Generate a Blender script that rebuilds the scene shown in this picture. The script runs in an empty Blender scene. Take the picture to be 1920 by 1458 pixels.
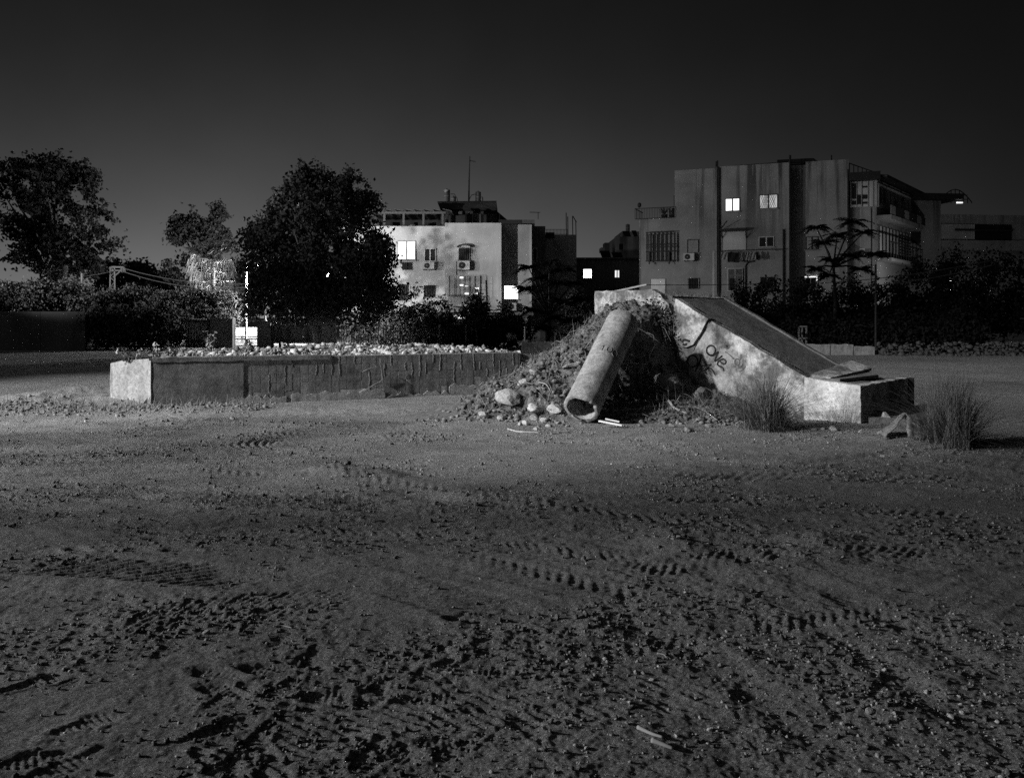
import bpy, math, random
import numpy as np
from mathutils import Vector, Matrix

# ------------------------------------------------------------------ camera, sky, lamps' shared numbers, exposure
scene = bpy.context.scene
COL = scene.collection
F = 1600.0 / 1920.0          # focal length in image widths
CAM_H = 1.7
cam_d = bpy.data.cameras.new('camera')
cam = bpy.data.objects.new('camera', cam_d); COL.objects.link(cam)
cam.location = (0, 0, CAM_H)
cam.rotation_euler = (math.radians(90), 0, 0)
cam_d.sensor_fit = 'HORIZONTAL'
cam_d.sensor_width = 36.0
cam_d.lens = 36.0 * F
cam_d.shift_y = -(729 - 595) / 1920.0
cam_d.clip_start = 0.1
cam_d.clip_end = 3000
scene.camera = cam
scene.view_settings.view_transform = 'Standard'
scene.view_settings.look = 'None'
scene.view_settings.exposure = 0.0
scene.view_settings.gamma = 1.0
scene.view_settings.use_curve_mapping = False
scene.render.engine = 'CYCLES'
scene.cycles.use_denoising = False
scene.cycles.max_bounces = 5
scene.cycles.diffuse_bounces = 3
scene.cycles.sample_clamp_indirect = 0.6

SKY_BASE, SKY_GLOW, SKY_FALL = 0.0035, 0.235, 8.8
world = bpy.data.worlds.new('World'); scene.world = world
world.use_nodes = True
wn = world.node_tree; wn.nodes.clear()
def _n(tree, kind, **kw):
    n = tree.nodes.new(kind)
    for k, v in kw.items():
        setattr(n, k, v)
    return n
def _m(tree, op, a, b=None):
    n = tree.nodes.new('ShaderNodeMath'); n.operation = op
    for i, v in enumerate((a, b)):
        if v is None: continue
        if isinstance(v, (int, float)): n.inputs[i].default_value = v
        else: tree.links.new(v, n.inputs[i])
    return n.outputs[0]
tc = _n(wn, 'ShaderNodeTexCoord')
sep = _n(wn, 'ShaderNodeSeparateXYZ'); wn.links.new(tc.outputs['Generated'], sep.inputs[0])
elev = _m(wn, 'MAXIMUM', sep.outputs[2], 0.0)
fall = _m(wn, 'EXPONENT', _m(wn, 'MULTIPLY', elev, -SKY_FALL))
ga = math.radians(-17)       # the town's glow stands over the left of the skyline
az = _m(wn, 'ADD', _m(wn, 'MULTIPLY', sep.outputs[0], math.sin(ga)), _m(wn, 'MULTIPLY', sep.outputs[1], math.cos(ga)))
lobe = _m(wn, 'POWER', _m(wn, 'ADD', _m(wn, 'MULTIPLY', az, 0.5), 0.5), 11.0)
val = _m(wn, 'ADD', _m(wn, 'MULTIPLY', _m(wn, 'MULTIPLY', fall, lobe), SKY_GLOW), SKY_BASE)
nz = _n(wn, 'ShaderNodeTexNoise'); nz.inputs['Scale'].default_value = 5.0; nz.inputs['Detail'].default_value = 4.0; wn.links.new(tc.outputs['Generated'], nz.inputs['Vector'])
val = _m(wn, 'MULTIPLY', val, _m(wn, 'ADD', _m(wn, 'MULTIPLY', nz.outputs['Fac'], 0.5), 0.75))      # thin uneven haze
comb = _n(wn, 'ShaderNodeCombineXYZ')
for i in range(3): wn.links.new(val, comb.inputs[i])
bg = _n(wn, 'ShaderNodeBackground'); wn.links.new(comb.outputs[0], bg.inputs[0])
out = _n(wn, 'ShaderNodeOutputWorld'); wn.links.new(bg.outputs[0], out.inputs[0])

fill_sun_d = bpy.data.lights.new('moon', 'SUN'); fill_sun_d.energy = 0.13; fill_sun_d.angle = math.radians(40)  # broad soft sun added as fill for the dark sides
moon = bpy.data.objects.new('moon', fill_sun_d); COL.objects.link(moon)
moon.rotation_euler = Vector((0.8, 0.45, -0.55)).to_track_quat('-Z', 'Y').to_euler()

FLOOD_W = 115000.0      # floodlight on the lot's left edge
YARD_W = 45000.0        # weaker street lamp lighting the foreground
TREE_LAMP_W = 4000.0   # street lamp shining through the tree
GATE_LAMP_W = 2000.0
HEDGE_W = 17000.0      # unseen spot added to brighten the left hedge and palm
BLOCK_W = 3600.0      # unseen spot added to brighten the right block's front
#  # street lamp over the road beyond the gate

# ------------------------------------------------------------------ helpers
rng = np.random.default_rng(7)
random.seed(7)
def gp(px, py, z=0.0):
    """point on the level z seen at photograph pixel px,py (used only to read distances off the photo)"""
    Y = (CAM_H - z) * 1600.0 / (py - 595.0)
    return Vector(((px - 960) / 1600.0 * Y, Y, z))
def at(px, py, Y):
    return Vector(((px - 960) / 1600.0 * Y, Y, CAM_H - (py - 595) / 1600.0 * Y))

_perm = rng.permutation(512)
_perm = np.concatenate([_perm, _perm, _perm])
_gr = rng.uniform(0, 2 * np.pi, 512)
_gx, _gy = np.cos(_gr), np.sin(_gr)
def perlin(x, y):
    x = np.asarray(x, float); y = np.asarray(y, float)
    xi = np.floor(x).astype(int); yi = np.floor(y).astype(int)
    xf = x - xi; yf = y - yi
    u = xf * xf * xf * (xf * (xf * 6 - 15) + 10); v = yf * yf * yf * (yf * (yf * 6 - 15) + 10)
    def g(ix, iy, dx, dy):
        h = _perm[_perm[ix & 511] + (iy & 511)]
        return _gx[h] * dx + _gy[h] * dy
    a = g(xi, yi, xf, yf); b = g(xi + 1, yi, xf - 1, yf)
    c = g(xi, yi + 1, xf, yf - 1); d = g(xi + 1, yi + 1, xf - 1, yf - 1)
    return (a + u * (b - a)) * (1 - v) + (c + u * (d - c)) * v
def fbm(x, y, oct=3, gain=0.5):
    r = 0; a = 1.0
    for i in range(oct):
        r = r + a * perlin(x * 2 ** i + 17.3 * i, y * 2 ** i - 9.1 * i); a *= gain
    return r
def smooth(a, b, x):
    t = np.clip((x - a) / (b - a), 0, 1); return t * t * (3 - 2 * t)

ROOT = {}
def tag(o, label=None, cat=None, group=None, kind=None):
    if label: o['label'] = label
    if cat: o['category'] = cat
    if group: o['group'] = group
    if kind: o['kind'] = kind
    return o
def thing(name, loc, label, cat, group=None):
    o = bpy.data.objects.new(name, None); COL.objects.link(o)
    o.location = loc; o.empty_display_size = 0.2
    ROOT[o] = Vector(loc)
    return tag(o, label, cat, group)
def base_of(parent):
    while parent is not None and parent not in ROOT: parent = parent.parent
    return ROOT.get(parent, Vector((0, 0, 0)))
def link_mesh(name, me, mat, parent=None, base=None):
    o = bpy.data.objects.new(name, me); COL.objects.link(o)
    if mat: me.materials.append(mat)
    if parent is not None: o.parent = parent
    elif base is not None:
        o.location = base; ROOT[o] = Vector(base)
    return o
def np_mesh(name, verts, faces, mat, parent=None, base=None, smooth_=False):
    """verts (n,3) in world coordinates, faces (m,k) array"""
    b = np.array(base_of(parent) if parent is not None else (base or (0, 0, 0)))
    verts = np.asarray(verts, float) - b
    faces = np.asarray(faces, np.int32)
    me = bpy.data.meshes.new(name)
    n, m, k = len(verts), len(faces), faces.shape[1]
    me.vertices.add(n); me.vertices.foreach_set('co', verts.astype(np.float32).ravel())
    me.loops.add(m * k); me.loops.foreach_set('vertex_index', faces.ravel())
    me.polygons.add(m)
    me.polygons.foreach_set('loop_start', np.arange(0, m * k, k, dtype=np.int32))
    me.polygons.foreach_set('loop_total', np.full(m, k, dtype=np.int32))
    if smooth_: me.polygons.foreach_set('use_smooth', np.ones(m, dtype=bool))
    me.update(calc_edges=True); me.validate()
    return link_mesh(name, me, mat, parent, base)

class MB:
    def __init__(s): s.v = []; s.f = []
    def add(s, vs, fs):
        o = len(s.v); s.v += [tuple(v) for v in vs]; s.f += [tuple(i + o for i in f) for f in fs]; return s
    def hexa(s, c8):      # bottom 4 (ccw) + top 4
        return s.add(c8, [(3, 2, 1, 0), (4, 5, 6, 7), (0, 1, 5, 4), (1, 2, 6, 5), (2, 3, 7, 6), (3, 0, 4, 7)])
    def box(s, x0, x1, y0, y1, z0, z1):
        return s.hexa([(x0, y0, z0), (x1, y0, z0), (x1, y1, z0), (x0, y1, z0), (x0, y0, z1), (x1, y0, z1), (x1, y1, z1), (x0, y1, z1)])
    def bar(s, a, b, w, h=None, up=(0, 0, 1)):
        a = Vector(a); b = Vector(b); d = (b - a).normalized(); up = Vector(up)
        if abs(d.dot(up)) > 0.98: up = Vector((0, 1, 0))
        sx = d.cross(up).normalized() * (w / 2); sy = sx.cross(d).normalized() * ((h or w) / 2)
        return s.hexa([a - sx - sy, a + sx - sy, b + sx - sy, b - sx - sy, a - sx + sy, a + sx + sy, b + sx + sy, b - sx + sy])
    def prism(s, pts, ext):   # polygon + extrusion vector
        n = len(pts); ext = Vector(ext); p = [Vector(q) for q in pts]
        vs = p + [q + ext for q in p]
        fs = [tuple(range(n - 1, -1, -1)), tuple(range(n, 2 * n))] + [(i, (i + 1) % n, n + (i + 1) % n, n + i) for i in range(n)]
        return s.add(vs, fs)
    def tube(s, pts, radii, n=8, caps=True):
        pts = [Vector(p) for p in pts]
        if not hasattr(radii, '__len__'): radii = [radii] * len(pts)
        vs = []; fs = []; ref = Vector((0.31, 0.2, 0.93))
        for i, p in enumerate(pts):
            d = (pts[min(i + 1, len(pts) - 1)] - pts[max(i - 1, 0)]).normalized()
            a = d.cross(ref)
            if a.length < 1e-3: a = d.cross(Vector((1, 0, 0)))
            a.normalize(); b = d.cross(a)
            for k in range(n):
                th = 2 * math.pi * k / n
                vs.append(p + (a * math.cos(th) + b * math.sin(th)) * radii[i])
        for i in range(len(pts) - 1):
            for k in range(n):
                fs.append((i * n + k, i * n + (k + 1) % n, (i + 1) * n + (k + 1) % n, (i + 1) * n + k))
        if caps:
            fs.append(tuple(range(n - 1, -1, -1))); fs.append(tuple(range((len(pts) - 1) * n, len(pts) * n)))
        return s.add(vs, fs)
    def ribbon(s, pts, w, nrm):
        pts = [Vector(p) for p in pts]; nrm = Vector(nrm); vs = []
        for i, p in enumerate(pts):
            d = (pts[min(i + 1, len(pts) - 1)] - pts[max(i - 1, 0)]).normalized()
            sd = d.cross(nrm).normalized() * (w / 2)
            vs += [p - sd, p + sd]
        return s.add(vs, [(2 * i, 2 * i + 1, 2 * i + 3, 2 * i + 2) for i in range(len(pts) - 1)])
    def build(s, name, mat, parent=None, base=None, smooth_=False):
        b = base_of(parent) if parent is not None else Vector(base or (0, 0, 0))
        me = bpy.data.meshes.new(name)
        me.from_pydata([(v[0] - b[0], v[1] - b[1], v[2] - b[2]) for v in s.v], [], s.f)
        if smooth_: me.polygons.foreach_set('use_smooth', [True] * len(me.polygons))
        me.update()
        return link_mesh(name, me, mat, parent, base if parent is None else None)

# ------------------------------------------------------------------ materials (the photograph is black and white: greys only)
def mat_base(name):
    m = bpy.data.materials.new(name); m.use_nodes = True
    t = m.node_tree; b = t.nodes['Principled BSDF']
    b.inputs['Specular IOR Level'].default_value = 0.25
    return m, t, b
def grey(v): return (v, v, v, 1)
def ramp(t, src, stops):
    r = t.nodes.new('ShaderNodeValToRGB'); t.links.new(src, r.inputs[0])
    while len(r.color_ramp.elements) < len(stops): r.color_ramp.elements.new(0.5)
    for e, (p, c) in zip(r.color_ramp.elements, stops): e.position = p; e.color = grey(c)
    return r.outputs[0]
def noise(t, scale, detail=4, rough=0.6, vec=None, sc=(1, 1, 1)):
    n = t.nodes.new('ShaderNodeTexNoise'); n.inputs['Scale'].default_value = scale
    n.inputs['Detail'].default_value = detail; n.inputs['Roughness'].default_value = rough
    mp = t.nodes.new('ShaderNodeMapping'); mp.inputs['Scale'].default_value = sc
    g = t.nodes.new('ShaderNodeNewGeometry')
    t.links.new(vec or g.outputs['Position'], mp.inputs[0]); t.links.new(mp.outputs[0], n.inputs['Vector'])
    return n.outputs['Fac']
def mixg(t, fac, a, b, mode='MIX'):
    m = t.nodes.new('ShaderNodeMixRGB'); m.blend_type = mode
    for i, v in enumerate((fac, a, b)):
        if isinstance(v, (int, float)): m.inputs[i].default_value = v if i == 0 else grey(v)
        else: t.links.new(v, m.inputs[i])
    return m.outputs[0]
def bump(t, b, h, strength, dist):
    n = t.nodes.new('ShaderNodeBump'); n.inputs['Strength'].default_value = strength; n.inputs['Distance'].default_value = dist
    t.links.new(h, n.inputs['Height']); t.links.new(n.outputs[0], b.inputs['Normal'])
def simple(name, v, rough=0.8, var=0.25, scale=6.0, bmp=0.0, metal=0.0):
    m, t, b = mat_base(name)
    f = noise(t, scale)
    t.links.new(ramp(t, f, [(0.3, v * (1 - var)), (0.7, v * (1 + var))]), b.inputs['Base Color'])
    b.inputs['Roughness'].default_value = rough; b.inputs['Metallic'].default_value = metal
    if bmp: bump(t, b, noise(t, scale * 4), bmp, 0.02)
    return m
def plaster(name, v, stain, streak=1.0, scale=1.0, drip=None):
    """weathered render: blotches, vertical water streaks, fine grain"""
    m, t, b = mat_base(name)
    blot = ramp(t, noise(t, 0.45 * scale, 7, 0.62), [(0.33, v * 0.78), (0.52, v), (0.68, v * 1.14)])
    sm = mixg(t, 1.0, noise(t, 0.9 * scale, 5, 0.6, sc=(1, 1, 0.16)), noise(t, 0.35 * scale, 3, 0.5), 'MULTIPLY')
    st = ramp(t, sm, [(0.22, 1.0), (0.36, 1 - stain)])
    if drip:
        sp = t.nodes.new('ShaderNodeSeparateXYZ'); ge = t.nodes.new('ShaderNodeNewGeometry'); t.links.new(ge.outputs['Position'], sp.inputs[0])
        mr = t.nodes.new('ShaderNodeMapRange'); t.links.new(sp.outputs[2], mr.inputs['Value']); mr.inputs['From Min'].default_value = drip[0]; mr.inputs['From Max'].default_value = drip[1]
        dr_ = ramp(t, noise(t, 1.5, 4, 0.6, sc=(1, 1, 0.05)), [(0.5, 1.0), (0.62, 0.28)])
        c = mixg(t, streak, blot, mixg(t, mr.outputs[0], 1.0, dr_), 'MULTIPLY')
    else:
        c = mixg(t, streak, blot, st, 'MULTIPLY')
    fine = ramp(t, noise(t, 14 * scale, 5, 0.7), [(0.3, 0.82), (0.7, 1.12)])
    c = mixg(t, 1.0, c, fine, 'MULTIPLY')
    t.links.new(c, b.inputs['Base Color']); b.inputs['Roughness'].default_value = 0.92
    bump(t, b, noise(t, 22 * scale, 4), 0.35, 0.02)
    return m
def concrete(name, v, dark=0.45, scale=1.0, grime=0.0):
    """old broken concrete: blotches, runs, pits"""
    m, t, b = mat_base(name)
    blot = ramp(t, noise(t, 1.7 * scale, 6, 0.7), [(0.32 + grime, v * dark), (0.47 + grime * .7, v * 0.9), (0.7, v * 1.18)])
    runs = ramp(t, noise(t, 5 * scale, 4, 0.6, sc=(1, 1, 0.15)), [(0.45, 1.0), (0.72, 0.55)])
    c = mixg(t, 0.8, blot, runs, 'MULTIPLY')
    md = ramp(t, noise(t, 12 * scale, 5, 0.75), [(0.36, 0.62), (0.5, 0.95), (0.64, 1.25)])
    c = mixg(t, 0.9, c, md, 'MULTIPLY')
    pit = ramp(t, noise(t, 40 * scale, 3, 0.75), [(0.33, 0.5), (0.45, 1.0)])
    c = mixg(t, 0.7, c, pit, 'MULTIPLY')
    t.links.new(c, b.inputs['Base Color']); b.inputs['Roughness'].default_value = 0.95
    h = mixg(t, 0.5, noise(t, 9 * scale, 6, 0.7), noise(t, 45 * scale, 4, 0.7))
    bump(t, b, h, 0.7, 0.03)
    return m
def emit(name, v, strength, dirt=0.0):
    m, t, b = mat_base(name)
    b.inputs['Base Color'].default_value = grey(0.6)
    e = ramp(t, noise(t, 4.0, 3, sc=(1, 1, 0.12)), [(0.35, v * (1 - dirt)), (0.65, v)])  # glow dimmed in vertical bands, painting the shade of curtain folds
    t.links.new(e, b.inputs['Emission Color']); b.inputs['Emission Strength'].default_value = strength
    return m
def leafmat(name, v, var=0.4):
    m, t, b = mat_base(name)
    t.links.new(ramp(t, noise(t, 3.0, 3), [(0.3, v * (1 - var)), (0.7, v * (1 + var))]), b.inputs['Base Color'])
    b.inputs['Roughness'].default_value = 0.75; b.inputs['Specular IOR Level'].default_value = 0.12
    return m

M = {}
m, t, b = mat_base('soil')
big = ramp(t, noise(t, 0.25, 4), [(0.35, 0.19), (0.65, 0.29)])
mid = ramp(t, noise(t, 2.3, 6, 0.7), [(0.3, 0.72), (0.7, 1.2)])
grain = ramp(t, noise(t, 75, 3, 0.8), [(0.34, 0.45), (0.52, 1.0), (0.66, 1.9)])
c = mixg(t, 1.0, mixg(t, 1.0, big, mid, 'MULTIPLY'), grain, 'MULTIPLY')
t.links.new(c, b.inputs['Base Color']); b.inputs['Roughness'].default_value = 0.95
hh = mixg(t, 0.45, noise(t, 26, 6, 0.75), noise(t, 110, 4, 0.8))
bump(t, b, hh, 1.0, 0.05)
M['soil'] = m
M['mound'] = concrete('mound_earth', 0.15, 0.35, 1.6)
M['stone'] = concrete('pale_stone', 0.48, 0.6, 2.0)
M['rubble'] = concrete('rubble_concrete', 0.60, 0.45, 3.0)
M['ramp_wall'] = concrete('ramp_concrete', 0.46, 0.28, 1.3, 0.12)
M['ramp_white'] = concrete('ramp_pale_concrete', 0.62, 0.45, 1.0)  # paler concrete tone for the end block
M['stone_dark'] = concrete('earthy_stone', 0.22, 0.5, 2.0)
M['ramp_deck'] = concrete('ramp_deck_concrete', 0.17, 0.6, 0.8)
M['rubble_dark'] = concrete('grimy_rubble', 0.10, 0.5, 2.0)
M['pier'] = concrete('pier_concrete', 0.36, 0.6, 1.2)
M['block'] = concrete('block_concrete', 0.23, 0.45, 1.4)
M['mortar'] = concrete('mortar', 0.40, 0.5, 2.0)
M['pipe'] = concrete('pipe_cement', 0.33, 0.55, 1.6)
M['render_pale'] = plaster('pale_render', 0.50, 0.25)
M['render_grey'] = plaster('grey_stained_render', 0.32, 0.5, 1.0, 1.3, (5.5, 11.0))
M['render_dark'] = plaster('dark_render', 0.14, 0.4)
M['board'] = plaster('white_boarding', 0.6, 0.3)
M['metal_dark'] = simple('dark_iron', 0.03, 0.6, 0.3, 8)
M['metal_dim'] = simple('dull_metal', 0.085, 0.6, 0.2, 8)
M['metal_grey'] = simple('grey_metal', 0.28, 0.5, 0.2, 8)
M['metal_pale'] = simple('pale_metal', 0.55, 0.5, 0.15, 8)
M['glass'] = simple('dark_glass', 0.03, 0.12, 0.2, 2)
M['black'] = simple('black_opening', 0.012, 0.9, 0.3, 2)
M['cloth_dark'] = simple('dark_cloth', 0.02, 0.95, 0.3, 9)
M['cloth_grey'] = simple('grey_cloth', 0.3, 0.95, 0.2, 9)
M['lit'] = emit('lit_window', 1.0, 1.5, 0.5)
M['lit_bright'] = emit('bright_lit_window', 1.0, 4.0, 0.1)
M['lit_dim'] = emit('dim_lit_window', 1.0, 0.5, 0.6)
M['lamp_glow'] = emit('lamp_glow', 1.0, 30.0); M['lamp_glow'].cycles.emission_sampling = 'NONE'
M['bark'] = simple('bark', 0.16, 0.95, 0.4, 7, 0.8)
M['bark_pale'] = simple('pale_bark', 0.3, 0.95, 0.35, 5, 0.8)
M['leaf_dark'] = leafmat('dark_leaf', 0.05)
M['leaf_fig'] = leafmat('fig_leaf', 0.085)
M['leaf_unlit'] = leafmat('unlit_leaf', 0.018)  # darker leaf copy: the right bushes' lack of light put into colour
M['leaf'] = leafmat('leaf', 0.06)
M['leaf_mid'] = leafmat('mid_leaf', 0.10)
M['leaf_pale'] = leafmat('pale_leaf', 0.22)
M['frond_dead'] = leafmat('dry_frond', 0.6)
M['grass'] = leafmat('grey_grass', 0.12)
M['grass_dry'] = leafmat('dry_grass', 0.17)
M['wood_pale'] = simple('pale_wood', 0.34, 0.8, 0.2, 12)
M['stick'] = simple('dry_stick', 0.2, 0.9, 0.4, 10)
M['paint_black'] = simple('black_spray_paint', 0.012, 0.7, 0.4, 9)
M['paint_grey'] = simple('faded_spray_paint', 0.10, 0.7, 0.4, 9)
M['tarp'] = simple('old_canvas', 0.2, 0.9, 0.35, 5, 0.5)
M['road'] = simple('road_surface', 0.35, 0.9, 0.2, 4)
M['white'] = simple('white_paint', 0.78, 0.7, 0.1, 3)

# ------------------------------------------------------------------ ground: one sheet with real ruts, tread marks, clods and footprints
def track(px_pts, width, kind, depth, lug, pitch, slant=0.8, solid=0):
    return dict(p=[gp(*q) for q in px_pts], w=width, kind=kind, depth=depth, lug=lug, pitch=pitch, slant=slant, solid=solid)
TRACKS = [
    track([(150, 920), (400, 930), (760, 946)], 0.62, 'bars', 0.03, 0.06, 0.12, -0.75, 1),
    track([(20, 1052), (260, 1066), (520, 1086)], 0.50, 'bars', 0.022, 0.034, 0.11, -0.95, 1),
    track([(415, 829), (560, 828)], 1.9, 'arc', 0.01, 0.045, 0.105, 0.55, 1),
    track([(685, 816), (810, 816)], 1.5, 'arc', 0.01, 0.04, 0.11, 0.5, 1),
    track([(230, 786), (480, 778), (650, 770)], 0.9, 'chev', 0.012, 0.04, 0.24, 0.7),
    track([(1220, 893), (1500, 890), (1830, 900)], 0.42, 'bars', 0.012, 0.026, 0.15, -0.8),
    track([(1210, 937), (1400, 936), (1640, 962), (1850, 966)], 0.34, 'chev', 0.012, 0.026, 0.11, -0.7),
    track([(1150, 925), (1400, 932)], 0.26, 'bars', 0.01, 0.022, 0.12, 1.1),
    track([(1180, 1086), (1420, 1052), (1800, 1042)], 0.66, 'chev', 0.012, 0.020, 0.09, -0.95),
    track([(820, 1035), (1040, 1090), (1260, 1150)], 0.44, 'chev', 0.010, 0.013, 0.095, 0.7),
    track([(700, 1080), (930, 1150), (1180, 1265)], 0.5, 'bars', 0.012, 0.022, 0.08, -0.75),
    track([(1000, 1120), (1140, 1165), (1300, 1240)], 0.3, 'bars', 0.008, 0.014, 0.055, -0.6),
    track([(300, 1420), (800, 1330), (1400, 1290)], 0.42, 'bars', 0.008, 0.010, 0.07, 0.7),
    track([(500, 990), (900, 1010), (1200, 1060), (1500, 1190)], 0.4, 'chev', 0.008, 0.010, 0.09, 0.8),
    track([(60, 980), (300, 985), (640, 1020), (900, 1090)], 0.4, 'bars', 0.01, 0.018, 0.085, -0.8),
    track([(300, 880), (700, 905), (1100, 960), (1500, 1000)], 0.5, 'chev', 0.008, 0.016, 0.12, 0.7),
    track([(900, 1300), (1200, 1200), (1700, 1130)], 0.38, 'chev', 0.008, 0.013, 0.075, 0.8),
    track([(100, 1190), (420, 1140), (700, 1110)], 0.4, 'bars', 0.008, 0.012, 0.07, -0.9),
    track([(690, 893), (980, 935), (1320, 1005), (1900, 1130)], 0.22, 'rut', -0.016, 0, 1),
    track([(1180, 1005), (1330, 1012), (1700, 1035)], 0.30, 'rut', 0.03, 0, 1),
    track([(1300, 1010), (1560, 1110), (1900, 1290)], 0.22, 'rut', 0.012, 0, 1),
    track([(1250, 1040), (1500, 1150), (1850, 1380)], 0.20, 'rut', 0.010, 0, 1),
    track([(1120, 1130), (1330, 1240), (1600, 1440)], 0.22, 'rut', 0.012, 0, 1),
    track([(1260, 855), (1500, 870), (1700, 845)], 0.25, 'rut', 0.03, 0, 1),
    track([(600, 940), (760, 925), (900, 945)], 0.3, 'rut', 0.035, 0, 1),
    track([(900, 862), (1100, 866), (1300, 870)], 0.2, 'rut', 0.02, 0, 1),
    track([(100, 803), (350, 792), (560, 800)], 0.4, 'rut', 0.04, 0, 1),
]
_prng = np.random.default_rng(5)
FEET = []
for i in range(26):
    px = _prng.uniform(60, 1000); py = _prng.uniform(1165, 1440)
    p = gp(px, py); FEET.append((p.x, p.y, _prng.uniform(0, 6.28), _prng.uniform(0.005, 0.011)))
for px, py in ((410, 1258), (505, 1250), (630, 1300), (420, 1290), (880, 1155), (1175, 1178), (340, 1030), (150, 1030)):
    p = gp(px, py); FEET.append((p.x, p.y, _prng.uniform(-0.6, 0.6), 0.013))
LUMPS = []
for px, py, r, h in ((1600, 1325, 0.13, 0.035), (1530, 1310, 0.10, 0.025), (1660, 1340, 0.1, 0.03), (1720, 1350, 0.13, 0.03), (1480, 1330, 0.1, 0.02),
                     (640, 890, 0.35, 0.09), (700, 893, 0.3, 0.07), (590, 893, 0.4, 0.06), (1540, 1020, 0.3, 0.06), (1260, 1015, 0.2, 0.06),
                     (150, 742, 1.1, 0.22), (60, 760, 1.3, 0.22), (255, 757, 0.6, 0.2), (340, 768, 0.8, 0.08), (430, 764, 0.6, 0.05)):
    p = gp(px, py); LUMPS.append((p.x, p.y, r, h))

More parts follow.
